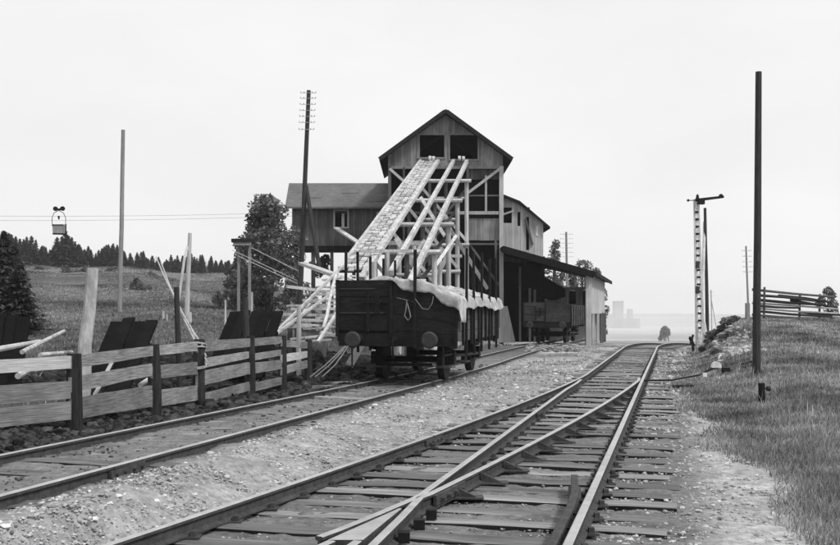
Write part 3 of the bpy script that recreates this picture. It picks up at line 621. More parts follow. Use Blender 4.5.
# stepped ramp at the foot of the chute
rp = thing('plank_ramp', 'stepped ramp of pale planks at the chute foot behind the covered wagon', 'ramp', (-3.2, 31, gz(-3.2, 31)))
def bar(p, q, Y0, Y1, w, h, name, parent, material='timber'):
    m = MB(); m.beam(U(*p, Y0), U(*q, Y1), w, h, (0, 0, 1)); return m.build(name, M[material], parent)
bar((347, 262), (275.5, 333), 37, 27, .075, .08, 'side_beam', rp); bar((336, 290), (277, 333), 33, 26.6, .06, .07, 'side_beam', rp); bar((312, 300), (300, 318), 32, 29, .08, .07, 'side_beam', rp); bar((345, 300), (318, 342), 29, 26.5, .08, .07, 'side_beam', rp)
for x0, x1, yy, Y in ((326, 347, 279.5, 34.6), (321, 347, 287.5, 33.6), (312, 346, 294.5, 32.4), (302, 348, 299.5, 31.9), (287, 348, 305.5, 31.2), (292, 346, 310, 30.4), (283, 348, 315, 29.9), (279, 350, 324.5, 28.9), (300, 350, 319.5, 29.4), (322, 346, 335, 27.8), (330, 348, 283.5, 34.1), (318, 347, 291, 33), (304, 330, 302.5, 31.5), (290, 322, 320, 29.3), (284, 316, 327.5, 28.5), (326, 350, 329, 28.4), (312, 332, 307.5, 30.9)):
    m = MB(); jj = random.uniform(-.03, .03); m.beam(U(x0+random.uniform(-3, 3), yy, Y)+Vector((0, 0, jj)), U(x1+random.uniform(-5, 3), yy+random.uniform(-2, 2.4), Y+random.uniform(-.3, .3)), .22, random.uniform(.05, .09)); m.build('plank', M['timber'], rp)
rr_ = random.Random(21)
for q_ in range(22):
    f = rr_.random(); xl_ = 347-72*f; yl = 266+66*f+rr_.uniform(3, 12); x0 = xl_+rr_.uniform(0, 30); x1 = min(351, x0+rr_.uniform(14, 40)); Y = 36-8.5*f+rr_.uniform(-.6, .4)
    m = MB(); m.beam(U(x0, yl, Y), U(x1, yl+rr_.uniform(-5, 4), Y+rr_.uniform(-.8, .8)), rr_.uniform(.08, .16), .05); m.build('plank', M['timber'] if rr_.random() < .7 else M['post_wood'], rp)
for px, yy, Y in ((297, 305, 31.4), (324, 290, 33.5), (340, 284, 34.4), (290, 318, 29.6)):
    m = MB(); a = U(px, yy, Y); m.beam(a, (a.x, a.y, gz(a.x, a.y)-.1), .13, .13, (0, 1, 0)); m.build('trestle_post', M['timber_dark'], rp)
m = MB(); m.tube([U(337, 272, 30.5), U(333, 285, 30), U(329.5, 300, 29.5), U(327, 315, 29), U(321, 336, 28.3)], .05, 6); m.build('curved_strap', M['timber'], rp)
one(MB().beam(U(336, 228, 65), U(358, 242.5, 60), .34, .1), 'leaning_plank', 'pale plank sloping down from the small window of the left wing', 'plank', M['timber'])
one(MB().beam(U(302, 263.5, 45), U(334, 274.8, 38), .34, .12), 'leaning_plank', 'pale plank sloping to the chute below the left wing', 'plank', M['timber'])
one(MB().beam(U(286.5, 286.5, 33), U(315, 290, 33.4), .2, .1), 'loose_plank', 'pale plank resting across the top of the ramp left of the chute', 'plank', M['timber'])
o = stones('coal_heap', 3800, lambda Y, u: -8.2+.217*(Y-18)+5.*u*u**.3, (.05, .14), (.3, 1.6), M['coal'], flat=1., yr=(17, 36), power=.5)
m = MB()
for i in range(60): pass

# ---------------------------------------------------------------- wagons
def make_wagon(name, label, loc, rz, W_, zt_l, zt_r, side_z, L_=7.1, stakes=True, notch=False, group=None, pm='wagon'):
    t = thing(name, label, 'railway wagon', loc, rz, group); B = lambda mb, n, mt='wagon', p=t, **k: mb.build(n, M[pm if mt == 'wagon' else mt], p, local=True, **k)
    hw = W_/2; fl = 1.15
    split = -.04*W_
    ztop = lambda x: zt_l if x < split else zt_l+(zt_r-zt_l)*((x-split)/(hw-split))**1.0
    # end wall planks (front end): left leaf of three broad planks, right leaf following the dropped top
    rows = 3; 
    for q in range(rows):
        z0 = fl+.04+(zt_l-fl-.04)*q/rows; z1 = fl+.04+(zt_l-fl-.04)*(q+1)/rows-.014
        B(MB().box(-hw, split-.03, -.03+.008*(q % 2), .03, z0, z1), 'end_plank')
    B(MB().box(-hw+.04, split, .031, .04, fl, zt_l-.03), 'end_light_stop', 'iron')  # added sheet behind the planks, stops light coming through their gaps
    zb = .84 if not notch else fl
    for q in range(4):
        f0 = q/4; f1 = (q+1)/4; m = MB(); xa_, xb_ = split+.03, hw
        za0 = zb+(ztop(xa_)-zb)*f0; za1 = zb+(ztop(xa_)-zb)*f1-.01; zb0 = zb+(ztop(xb_)-zb)*f0; zb1 = zb+(ztop(xb_)-zb)*f1-.01
        m.prism([(xa_, -.03+.006*(q % 2), za0), (xb_, -.03+.006*(q % 2), zb0), (xb_, -.03+.006*(q % 2), zb1), (xa_, -.03+.006*(q % 2), za1)], (0, .06, 0)); B(m, 'end_plank')
    for bx_ in ((split-.035, split+.035, -.06, -.03, fl-.1, zt_l-.02), (-hw-.01, -hw+.07, -.06, -.034, fl-.1, zt_l), (hw-.06, hw+.01, -.06, -.034, .8, ztop(hw)-.02), (-.52*W_*.45-.03, -.52*W_*.45+.03, -.055, -.034, fl, zt_l-.25)):
        B(MB().box(*bx_), 'corner_iron', 'iron')
    m = MB(); m.box(-hw*.55, -.1*hw, -.06, -.034, zt_l-.52, zt_l-.47); m.disc((-hw*.27, -.07, zt_l-.5), (0, 1, 0), .05, .05, 8); m.box(-hw*.35, -hw*.27, -.06, -.034, zt_l-.75, zt_l-.3); B(m, 'hinge', 'iron')
    B(MB().box(-hw+.08, -.35*hw, -.045, -.031, zt_l-.22, zt_l-.19), 'iron_strap', 'iron_mid'); B(MB().box(-hw+.08, -.2*hw, -.045, -.031, fl+.42, fl+.45), 'iron_strap', 'iron_mid')
    # back end
    B(MB().box(-hw, hw, L_-.06, L_, fl, side_z), 'end_plank')
    # sides
    for sg in (-1, 1):
        for q in range(4):
            z0 = fl-.2+(side_z-fl+.2)*q/4; z1 = fl-.2+(side_z-fl+.2)*(q+1)/4-.012
            n = 2 if sg > 0 else 1
            for e in range(n):
                y0 = .06+(L_-.15)*e/n; y1 = .06+(L_-.15)*(e+1)/n-.02
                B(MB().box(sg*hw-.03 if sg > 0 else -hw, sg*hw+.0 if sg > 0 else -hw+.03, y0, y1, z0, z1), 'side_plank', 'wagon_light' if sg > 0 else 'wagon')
        for y in np.linspace(.6, L_-.6, 6): B(MB().box(sg*hw+(.001 if sg > 0 else -.05), sg*hw+(.05 if sg > 0 else -.001), y-.04, y+.04, fl-.3, side_z-.03), 'side_iron', 'iron')
        B(MB().box(sg*.80-.05, sg*.80+.05, .25, L_-.25, .86, 1.10), 'solebar', 'iron')
    B(MB().box(-hw+.05, hw-.05, .05, L_-.08, fl-.05, fl), 'floor', 'iron')
    if not notch:     # load under the canvas
        m = MB(); m.box(-hw+.06, hw-.06, .4, L_-.2, fl, side_z-.15); B(m, 'load', 'coal')
    B(MB().box(-hw+.05, hw-.05, -.02, .2, .84, fl-.02), 'headstock', 'iron')
    B(MB().box(-hw+.05, hw-.05, L_-.2, L_+.02, .84, fl-.02), 'headstock', 'iron')
    for sg in (-1, 1):
        for ye, s in ((0, -1), (L_, 1)):
            m = MB(); m.tube([(sg*.86, ye, 1.0), (sg*.86, ye+s*.32, 1.0)], .11, 12, .08); m.tube([(sg*.86, ye+s*.3, 1.0), (sg*.86, ye+s*.55, 1.0)], .05, 10); b = B(m, 'buffer', 'iron')
            m = MB(); m.tube([(sg*.86, ye+s*.53, 1.0), (sg*.86, ye+s*.565, 1.0), (sg*.86, ye+s*.585, 1.0)], .185, 20, .15); m.build('buffer_head', M['iron_mid'], b, local=True)
    m = MB(); m.box(-.04, .04, -.3, 0, .96, 1.05); m.tube([(0, -.3, 1.05), (0, -.36, .95), (0, -.33, .75), (0, -.28, .6)], .025, 6); B(m, 'coupling_hook', 'iron')
    # running gear
    for ya in (1.75, 1.75+3.8):
        ax = B(MB().tube([(-.95, ya, .48), (.95, ya, .48)], .07, 10), 'axle', 'iron')
        for sg in (-1, 1):
            m = MB(); m.tube([(sg*.69, ya, .48), (sg*.75, ya, .48)], .43, 24); 
            m.tube([(sg*.66, ya, .48), (sg*.70, ya, .48), (sg*.70, ya, .48), (sg*.82, ya, .48)], .50, 28, .485)
            w_ = m.build('wheel', M['iron'], ax, local=True)
            m = MB(); m.box(sg*.93-.09, sg*.93+.09, ya-.13, ya+.13, .36, .66); B(m, 'axle_box', 'iron')
            m = MB()
            for q in range(5): m.box(sg*.93-.04, sg*.93+.04, ya-.55+.1*q, ya+.55-.1*q, .70+.022*(4-q), .718+.022*(4-q))
            B(m, 'leaf_spring', 'iron')
            m = MB(); m.prism([(sg*.84, ya-.4, .9), (sg*.84, ya+.4, .9), (sg*.84, ya+.17, .33), (sg*.84, ya-.17, .33)], (sg*.02, 0, 0)); B(m, 'axle_guard', 'iron')
    m = MB(); m.tube([(.98, .5, .62), (.98, 1.5, .62)], .025, 6); m.box(.85, 1.15, .2, .55, .36, .40); m.box(.98, 1.02, .3, .34, .4, .85); m.box(.85, 1.15, 2.6, 3.1, .36, .40); m.beam((.95, 2.2, .55), (1.05, 5, .5), .03, .07); B(m, 'step', 'iron_mid')
    B(MB().box(.9, 1.0, 3.2, 3.5, .3, .62), 'brake_gear', 'iron'); B(MB().box(-.6, .6, .95, 1.05, .35, .42), 'brake_beam', 'iron'); B(MB().box(-.6, .6, 3.0, 3.1, .35, .42), 'brake_beam', 'iron')
    m = MB(); m.box(-1.15, -.3, .25, .31, .36, .39); m.box(-1.12, -1.09, .27, .30, .38, .84); B(m, 'step', 'iron_mid')
    if stakes:
        for q, y in enumerate((.85, 1.95, 3.1, 4.45, 5.8) if True else ()):
            for sg in (-1, 1):
                m = MB(); xo_ = sg*(hw+.055); m.beam((xo_, y, .62), (xo_+random.uniform(-.02, .02), y+random.uniform(-.03, .03), 3.06+random.uniform(-.05, .05)), .055, .065, (0, 1, 0)); B(m, 'stake', 'iron')
        B(MB().beam((.44, -.09, .80), (.45, -.09, 2.98), .065, .06, (0, 1, 0)), 'stake', 'iron')
    return t
WY = 22.25
wx = -5.355+.217*WY
w1 = make_wagon('stake_wagon', 'dark open wagon with tall side stakes under a pale tarpaulin, nearest the fence', (wx, WY, float(sz(24.5))), -math.atan(.217), 2.76, 2.33, 1.86, 1.90, L_=6.9)
# rope loop and end details
m = MB(); m.tube([(.27, -.13, 1.85), (.25, -.14, 1.65), (.22, -.14, 1.52), (.30, -.14, 1.42), (.36, -.14, 1.5), (.32, -.14, 1.66), (.28, -.13, 1.8)], .012, 6)
m.tube([(.45, -.12, 1.9), (.62, -.12, 1.68), (.75, -.12, 1.66), (.84, -.12, 1.8), (.86, -.1, 1.95)], .008, 6); m.build('rope_loop', M['pole_grey'], w1, local=True)
# tarpaulin: a rumpled sheet over the load, its edge falling over the end and the right hand side
def tarp():
    nx_, ny_ = 90, 220; vs = []; fs = []; hw = 1.40
    xs_ = np.linspace(-.20, hw, nx_-8); 
    r = np.random.default_rng(3); ph = r.random(12)*6.28
    from mathutils import noise as N_
    def wr(x, y):
        a = N_.noise(Vector((x*1.6, y*1.1, 3.))); b = N_.noise(Vector((x*3.6+5, y*2.8, 1.))); c = N_.noise(Vector((x*8, y*7+9, 2.)))
        d = N_.noise(Vector((x*2.2-y*3.4, x*.8+y*.9, 7.))); e = N_.noise(Vector((x*5.2+y*1.2, y*1.4-x*.6, 4.)))
        return .10*(.25-abs(a))+.10*(.25-abs(b))+.05*(.25-abs(c))-.16*max(0, .12-abs(d))*4*.35-.10*max(0, .10-abs(e))*3+.2*wr0(x, y)
    def wr0(x, y): return .010*math.sin(23*x-9*y+ph[4])+.009*math.sin(31*y+6*x+ph[5])+.026*math.sin(5.1*x+2.3*y+ph[0])+.022*math.sin(9*x-4*y+ph[1])+.02*math.sin(3*x+7.5*y+ph[2])+.012*math.sin(17*x+11*y+ph[3])
    def ztop(x, y):
        a = float(np.interp(x, [-.2, .0, .5, .75, 1.05, 1.42], [2.34, 2.35, 2.31, 2.22, 2.05, 1.92]))
        b = float(np.interp(x, [-.2, 0, .5, 1.0, 1.42], [2.16, 2.18, 2.18, 2.06, 1.94])); f = min(1, y/1.6)
        dip = -.12*math.exp(-((y-2.6)/.35)**2)+.08*math.exp(-((y-3.6)/.7)**2)
        return a*(1-f)+b*f+dip*(1 if x < 1.2 else .3)
    rowsy = [None]*5+list(np.linspace(-.07, 6.9, ny_-5))
    for j in range(ny_):
        for i in range(nx_):
            if i < nx_-8: x = xs_[i]; dr = 0
            else: x = hw+.03+.01*(i-nx_+9); dr = (i-(nx_-9))/8
            xx_ = min(x, hw)
            if j < 5:       # hanging over the end
                y = -.085-.010*math.sin(x*14)-.012*(5-j)/5; hang = (5-j)/5*(.05+.20*float(sm(-.1, .4, xx_))+.05*math.sin(xx_*5+.6)+.025*math.sin(xx_*13))
                hang = max(hang, .03*(5-j)/5); z = ztop(xx_, 0)+wr(xx_, 0)*.4-hang
            else:
                y = rowsy[j]; z = ztop(xx_, y)+wr(x, y)
                if j == 5: z = ztop(xx_, 0)+wr(xx_, 0)*.4
            if dr: z = z*(1-dr)+(1.93-.05*min(y, 1.5))*dr-dr*((.16+.05*math.sin(y*1.3+1)+.02*math.sin(y*5.3)) if y > .35 else .55); x += .012*math.sin(y*7)*dr
            vs.append((x, y, z))
    for j in range(ny_-1):
        for i in range(nx_-1): a = j*nx_+i; fs.append((a, a+1, a+nx_+1, a+nx_))
    mb = MB(); mb.add(vs, fs); return mb
o = tarp().build('tarpaulin', M['canvas'], smooth=True); o.location = w1.location; o.rotation_euler = w1.rotation_euler
md = o.modifiers.new('thick', 'SOLIDIFY'); md.thickness = .012
tag(o, 'pale rumpled tarpaulin draped over the load of the nearest wagon', 'tarpaulin')
m = MB(); bp = [(-.98+.055*i, 1.3+.03*i, 2.24+.13*math.sin(math.pi*min(1, (i+1)/12))) for i in range(11)]
m.tube(bp, .08, 10, .11); o = m.build('canvas_roll', M['canvas'], smooth=True); o.location = w1.location; o.rotation_euler = w1.rotation_euler
tag(o, 'rolled canvas bundle lying on the left part of the nearest wagon', 'canvas roll')
w2 = make_wagon('open_wagon', 'dark open high-sided wagon standing in front of the wagon shed', (6.75, 53, -.13), -math.atan(.27), 2.6, 2.2, 2.05, 2.05, L_=6.6, stakes=False, notch=True, pm='wagon_dusty')

# ---------------------------------------------------------------- board fence
fz_ = thing('board_fence', 'low fence of rough horizontal boards beside the coal strewn siding', 'fence', (-4, 14, .2))
FP = [(-8.1, 7.6, .98), (-4.29, 12.4, 1.07), (-3.88, 14.6, 1.11), (-3.58, 16.2, 1.12), (-3.40, 20.2, 1.05), (-2.86, 20.9, 1.1), (-2.42, 22.0, .97)]
FP = [(-6.15, 10.1, 1.0), (-4.29, 12.4, 1.07), (-3.88, 14.6, 1.11), (-3.58, 16.2, 1.12), (-3.12, 18.4, 1.12), (-2.72, 19.8, 1.12), (-2.42, 21.6, .98)]
for q, (x, y, z) in enumerate(FP):
    m = MB(); w = .2 if q < 4 else .17; g0 = gz(x, y)-.15
    m.tube([(x, y, g0), (x+random.uniform(-.01, .01), y, (g0+z)/2), (x+random.uniform(-.02, .02), y, z+random.uniform(-.01, .03))], w/2+.012, 9, w/2-.012); m.build('post', M['fence_post'], fz_)
def fboard(p, q, ztp, zbt, ztq, zbq, material='fence', back=.0):
    a = Vector((p[0], p[1]-.11+back, 0)); b = Vector((q[0], q[1]-.11+back, 0)); m = MB(); n = 5; vs = []
    d = (b-a).normalized(); nr = Vector((d.y, -d.x, 0)); r = random.Random(hash((p, ztp)) % 9999)
    for i in range(n+1):
        t = i/n; pt = a+(b-a)*t; t0 = ztp+(ztq-ztp)*t+r.uniform(-.004, .004); b0 = zbt+(zbq-zbt)*t+r.uniform(-.006, .006)
        for o_ in (0, .035): vs += [(pt.x-nr.x*o_, pt.y-nr.y*o_, b0), (pt.x-nr.x*o_, pt.y-nr.y*o_, t0)]
    fs = []
    for i in range(n):
        k = i*4; fs += [(k, k+4, k+5, k+1), (k+2, k+3, k+7, k+6), (k+1, k+5, k+7, k+3), (k, k+2, k+6, k+4)]
    fs += [(0, 1, 3, 2), (n*4, n*4+2, n*4+3, n*4+1)]; m.add(vs, fs); return m.build('board', M[material], fz_)
# boards are nailed along the front of the posts between neighbours
rowsF = [
 [(0,1,1.00,.84,1.05,.895,'fence_light'), (0,1,.72,.50,.74,.53,'fence'), (0,1,.42,.20,.49,.27,'fence')],
 [(1,2,1.05,.89,1.09,.95,'fence'), (1,2,.78,.60,.84,.66,'fence'), (1,2,.52,.26,.52,.22,'fence')],
 [(2,3,1.09,.95,1.11,.96,'fence'), (2,3,.80,.62,.78,.58,'fence'), (2,3,.44,.20,.40,.16,'fence')],
 [(3,4,1.11,.93,1.10,.95,'fence'), (3,4,.82,.66,.86,.74,'fence'), (3,4,.62,.38,.66,.45,'fence'), (3,4,.24,.08,.30,.14,'fence')],
 [(4,5,1.10,.95,1.10,.97,'fence'), (4,5,.80,.68,.84,.72,'fence'), (4,5,.64,.44,.64,.46,'fence'), (4,5,.26,.10,.30,.15,'fence')],
 [(5,6,1.04,.90,.94,.80,'fence'), (5,6,.74,.58,.74,.60,'fence_light'), (5,6,.50,.34,.54,.38,'fence')]]
for row in rowsF:
    for i, j, a, b, c, d, mt_ in row: 
        p, q = FP[i][:2], FP[j][:2]; fboard(p, q, a, b, c, d, mt_, back=.09 if b > .6 and a < .9 and len(row) == 4 else 0)
    
# ---------------------------------------------------------------- tarred hatches leaning behind the fence
def slab(pts, Y0, Y1, label, n=3, edge=True):
    t = thing('tarred_hatch', label, 'hatch', U((pts[0][0]+pts[3][0])/2, 360, Y0), 0, 'tarred hatches leaning behind the fence')
    BLp, TLp, TRp, BRp = U(*pts[0], Y0), U(*pts[1], Y1), U(*pts[2], Y1), U(*pts[3], Y0)
    for i in range(n):
        f0, f1 = i/n, (i+1)/n-.012; jj = random.uniform(0, .10); jb = random.uniform(-.02, .04)
        a = BLp+(BRp-BLp)*f0; b = BLp+(BRp-BLp)*f1; c = TLp+(TRp-TLp)*f1; d = TLp+(TRp-TLp)*f0
        up_ = (d-a).normalized(); c = c+up_*jj; d = d+up_*jj*.6; nn = (b-a).cross(d-a).normalized()
        off_ = nn*(.05*(i % 2)+jb*.3); m = MB(); m.prism([a+off_, b+off_, c+off_, d+off_], -nn*.07); m.build('board', M['tar'], t)
    for f in (.12, .72):
        a = BLp+(TLp-BLp)*f; b = BRp+(TRp-BRp)*f; m = MB(); nn = (BRp-BLp).cross(TLp-BLp).normalized(); m.beam(a-nn*.12, b-nn*.12, .09, .12); m.build('batten', M['tar'], t)
    return t
slab([(-30, 395), (-18, 318), (30.5, 319), (20, 395)], 16.0, 16.8, 'black tarred hatch leaning at the far left beyond the fence', 4)
slab([(80, 395), (111, 322), (158, 323), (128, 395)], 17.0, 18.4, 'pair of black tarred boards leaning between the birch post and dark post', 4)
slab([(203, 378), (230, 312.5), (283, 313), (262, 378)], 20.4, 21.8, 'broad black tarred hatch leaning right of the roped post', 5)

# posts, sticks and ropes behind the fence
def pole_thing(name, label, cat, p0, p1, Y, r0, r1, material, group=None, n=10, foot=True):
    a, b = U(*p0, Y), U(*p1, Y); 
    if foot: a = Vector((a.x, a.y, min(a.z, gz(a.x, a.y))-.3))
    m = MB(); pts = [a+(b-a)*t for t in (0, .25, .5, .75, 1)]; pts[2].x += random.uniform(-1, 1)*r0*.3; pts[1].x += random.uniform(-1, 1)*r0*.2
    t = thing(name, label, cat, a, 0, group); m.tube(pts, r0, n, r1); m.build('shaft', M[material], t, smooth=False); return t, a, b
pole_thing('birch_post', 'stout leaning pale birch post behind the left part of the fence', 'post', (81, 368), (92.5, 268), 15.5, .115, .09, 'birch', n=11)
pole_thing('dark_post', 'dark slim post with cords tied near the roped fence post', 'post', (180, 360), (176.5, 287), 18.5, .055, .05, 'pole', n=9)
pole_thing('dark_post', 'short dark post standing before the broad black hatch', 'post', (249, 366), (245, 297), 19.6, .07, .06, 'pole', n=9)
pole_thing('weathered_post', 'pale weathered post behind the right end of the fence', 'post', (299, 366), (299, 306), 23.5, .06, .055, 'post_wood', n=9)
t, a, b = pole_thing('field_pole', 'tall plain grey pole standing alone in the field', 'pole', (119.5, 320), (123.2, 130), 52, .13, .10, 'pole_grey', n=10)
t, a, b = pole_thing('braced_pole', 'whitish pole with a raking strut in the field', 'pole', (186.5, 322), (190, 233), 48, .14, .09, 'post_wood', n=10)
m = MB(); m.tube([U(176, 318, 47), U(184.5, 258, 47.6), U(188, 246, 48)], .07, 6, .06); m.build('strut', M['post_wood'], t)
for q, (px, y0, y1, Y, w) in enumerate(((189.5, 325, 312, 44, .22), (163.5, 322, 311, 46, .12), (225.5, 318, 300, 40, .08), (167, 325, 314, 45, .1), (252, 305, 292, 48, .12))):
    a = U(px, y0, Y); b = U(px, y1, Y); m = MB(); m.beam((a.x, a.y, gz(a.x, a.y)-.2), b, w*.8, w*.8, (0, 1, 0), w*.7, w*.7)
    one(m, 'stake', ('pale board stake at the foot of the whitish braced pole', 'low pale stake left of the dark corded post', 'small stake in the grass left of the broad black hatch', 'thin stake just right of the low pale stake', 'pale stake on the field edge below the ropeway support')[q], 'stake', M['post_wood'], (a.x, a.y, a.z), group='pale stakes in the field grass')
# cords from the pole top to the roped fence post
cords = [((156, 257), 40, (172, 292), 24), ((172, 292), 24, (197, 345), 16.1), ((161, 262), 40, (178, 305), 22), ((178, 305), 22, (202, 345), 16.1), ((176, 300), 22, (206, 356), 16.0), ((190, 325), 18, (207, 362), 16.0)]
m = MB()
for p, Y0, q, Y1 in cords: m.tube([U(*p, Y0), U((p[0]+q[0])/2-.3, (p[1]+q[1])/2+.8, (Y0+Y1)/2), U(*q, Y1)], .0006*(Y0+Y1)/2+.004, 6)
for zq in (1.06, 1.0, .72, .70): 
    pts = [(-3.58+.115*math.cos(a_), 16.2+.115*math.sin(a_), zq+.03*math.sin(a_+zq*9)) for a_ in np.linspace(0, 6.28, 13)]; m.tube(pts, .013, 6)
one(m, 'guy_rope', 'pale ropes running from the field to the roped fence post', 'rope', M['rope'])
for (p, Y0, q, Y1, r_, lb) in (((22, 352), 14.5, (64, 331), 16.5, .036, 'long pale pole slanting up behind the left fence panel'), ((-6, 350), 14, (40, 341.5), 16.5, .045, 'short pale pole lying by the leftmost black hatch'), ((18, 376), 13.6, (36, 366), 14.4, .045, 'pale stick end seen between the left fence boards'), ((40, 355), 15, (72, 352), 16, .035, 'thin dark-ended pole across the corner of the fence')):
    a, b = U(*p, Y0), U(*q, Y1); m = MB(); m.tube([a, (a+b)/2, b], r_, 8, r_*.8); one(m, 'pole_timber', lb, 'pole', M['birch'])
for li, (p, Y0, q, Y1, r_) in enumerate((((88, 408), 13.2, (112, 362), 15.5, .03), ((140, 385), 15, (160, 372), 16.6, .035))):
    m = MB(); m.tube([U(*p, Y0), U(*q, Y1)], r_, 7); one(m, 'lath', ('slanting pale lath before the pair of black tarred boards', 'short pale lath seen low between the fence boards by the second post')[li], 'lath', M['timber'], group='laths behind the fence')
# bent rods by the wagon buffer
m = MB()
for d_ in (0, .35, .6): m.tube([U(348-d_*5, 346, 21.4), U(343-d_*10, 354, 21.3), U(335-d_*16, 365, 21.1), U(322-d_*20, 377, 20.9)], .013, 6)
one(m, 'bent_rods', 'bundle of thin bent rods leaning under the left buffer of the nearest wagon', 'rod', M['pole_grey'])
one(MB().beam(U(349.5, 365, 24.2), U(361, 345, 25.6), .20, .05, (0, 1, 0)), 'leaning_plank', 'pale plank leaning under the left end of the nearest wagon', 'plank', M['fence_light'])
for x0, y0, x1, y1, Y in ((315, 374, 352, 371, 22.4), (336, 366, 358, 368.5, 23), (312, 382, 350, 379.5, 21.2)):
    m = MB(); a, b = U(x0, y0, Y), U(x1, y1, Y); zz_ = gz((a.x+b.x)/2, a.y)+.06; m.beam((a.x, a.y, zz_), (b.x, b.y, zz_+.02), .10, .06); one(m, 'scrap_board', {315: 'scrap board lying left of the nearest wagon wheel', 336: 'scrap board lying under the end of the nearest wagon', 312: 'nearest scrap board lying beside the siding rail'}[x0], 'board', M['fence'], group='scrap boards lying near the wagon')

# ---------------------------------------------------------------- poles with insulators
def telegraph(name, label, p0, p1, Y, r0, arms, aw, material='pole', group=None, strut=None, mat2=None):
    t, a, b = pole_thing(name, label, 'telegraph pole', p0, p1, Y, r0, r0*.72, material, group)
    for py in arms:
        f = (py-p1[1])/(p0[1]-p1[1]); px = p1[0]+(p0[0]-p1[0])*f; c = U(px, py, Y); m = MB(); hw = aw*Y/1000
        m.beam((c.x-hw, c.y-.12, c.z), (c.x+hw, c.y-.12, c.z), .024, .024); arm = m.build('cross_arm', M['cable'], t)
        for s in (-1, -.55, .55, 1):
            k = MB(); k.tube([(c.x+s*hw, c.y-.12, c.z), (c.x+s*hw, c.y-.12, c.z+.07)], .018, 6); k.build('insulator', M['glassy'], arm)
    if strut: m = MB(); m.tube([U(*strut[0], Y+.2), U(*strut[1], Y-1.5)], r0*.75, 8); m.build('strut', M[mat2 or material], t)
    return t
telegraph('telegraph_pole', 'tall telegraph pole with seven crossarms in front of the left wing', (298, 300), (308.8, 90.5), 50, .14, (93.5, 99, 105, 111, 117, 123, 130), 7.5, 'pole', strut=((306, 186), (319.5, 268)), mat2='pole')
telegraph('telegraph_pole', 'stout dark bare pole on the near grass bank at right', (756.6, 385), (758.6, 72), 24, .105, (), 0, 'pole')
telegraph('telegraph_pole', 'dark pole with pale strut just behind the semaphore signal', (707.5, 340), (705, 208), 50, .10, (), 0, 'pole', strut=((704.5, 222), (701.5, 345)), mat2='white')
telegraph('telegraph_pole', 'slim far telegraph pole with crossarms left of the log fence', (749.5, 318), (746, 246), 75, .09, (251, 256.5, 262, 267, 272), 4.5, 'pole_grey')
telegraph('telegraph_pole', 'telegraph pole with crossarms rising behind the shed roof', (568, 320), (566.2, 232), 90, .13, (234.5, 239, 243.5, 248, 252.5, 257), 6, 'pole_grey')
telegraph('telegraph_pole', 'faint distant pole between the signal and the bank', (712, 330), (711, 290), 150, .10, (292, 296), 3, 'pole_grey', strut=((711, 298), (716, 326)), mat2='pole_grey')

# semaphore signal
sg_ = thing('semaphore_signal', 'white lattice semaphore signal with its arm raised to the right', 'railway signal', (13.1, 47, gz(13.1, 47)))
def sp_(px, py, dy=0): p = U(px, py, 47); return (p.x, 47+dy, p.z)
for sx_ in (-1, 1):
    for dy in (-.13, .13): m = MB(); m.beam(sp_(700.5+sx_*3.4, 352, dy), sp_(696.3+sx_*1.5, 199, dy), .055, .055, (0, 1, 0)); m.build('mast_leg', M['white'], sg_)
m = MB(); n = 30
for i in range(n):
    f = i/n; f1 = (i+1)/n; y0, y1 = 345-f*145, 345-f1*145; c0 = 700.3-f*4; w0 = 3.3-1.8*f; s = 1 if i % 2 else -1
    for dy in (-.14, .14): m.beam(sp_(c0-s*w0, y0, dy), sp_(c0+s*w0, y1, dy), .03, .03, (0, 1, 0))
m.build('mast_lattice', M['white'], sg_)
m = MB()
for i in range(17):
    py = 212+i*7.2; f = (352-py)/152; c = 700.5-4.2*f; m.box(sp_(c, py)[0]-.12, sp_(c, py)[0]+.04, 46.8, 46.86, sp_(c, py)[2]-.07, sp_(c, py)[2]+.02)
m.build('rungs', M['iron'], sg_, stuff=True)
m = MB(); m.beam(sp_(694.5, 200.7, -.2), sp_(722.5, 197.3, -.2), .06, .14, (1, 0, 0), .06, .11); m.disc(sp_(719.5, 196.6, -.22), (0, 1, 0), .10, .05, 16); m.build('signal_arm', M['iron'], sg_)
m = MB(); m.tube([sp_(696, 200.8, -.2), sp_(687, 200.9, -.2)], .02, 6); m.disc(sp_(687, 200.9, -.2), (0, 1, 0), .06, .05, 10); m.build('counterweight', M['iron'], sg_)
m = MB(); p = sp_(700, 203, -.15); m.box(p[0]-.15, p[0]+.15, p[1]-.14, p[1]+.14, p[2]-.08, p[2]+.16); p = sp_(697.5, 195.5); m.tube([(p[0], p[1], p[2]-.15), (p[0], p[1], p[2]), (p[0], p[1], p[2]+.06)], .09, 8, .03); m.build('signal_lamp', M['iron'], sg_)
for q in (265, 290): m = MB(); p = sp_(697.3, q, -.16); m.box(p[0]-.12, p[0]+.05, p[1]-.05, p[1]+.05, p[2]-.17, p[2]+.17); m.build('guide_pulley', M['iron_mid'], sg_)
for a_, b_ in (((700, 325), (704.5, 352)), ((700, 328), (696.5, 350)), ((703, 322), (704, 340))): m = MB(); m.beam(sp_(*a_, -.3), sp_(*b_, -.6), .06, .06, (0, 1, 0)); m.build('foot_strut', M['white'], sg_)
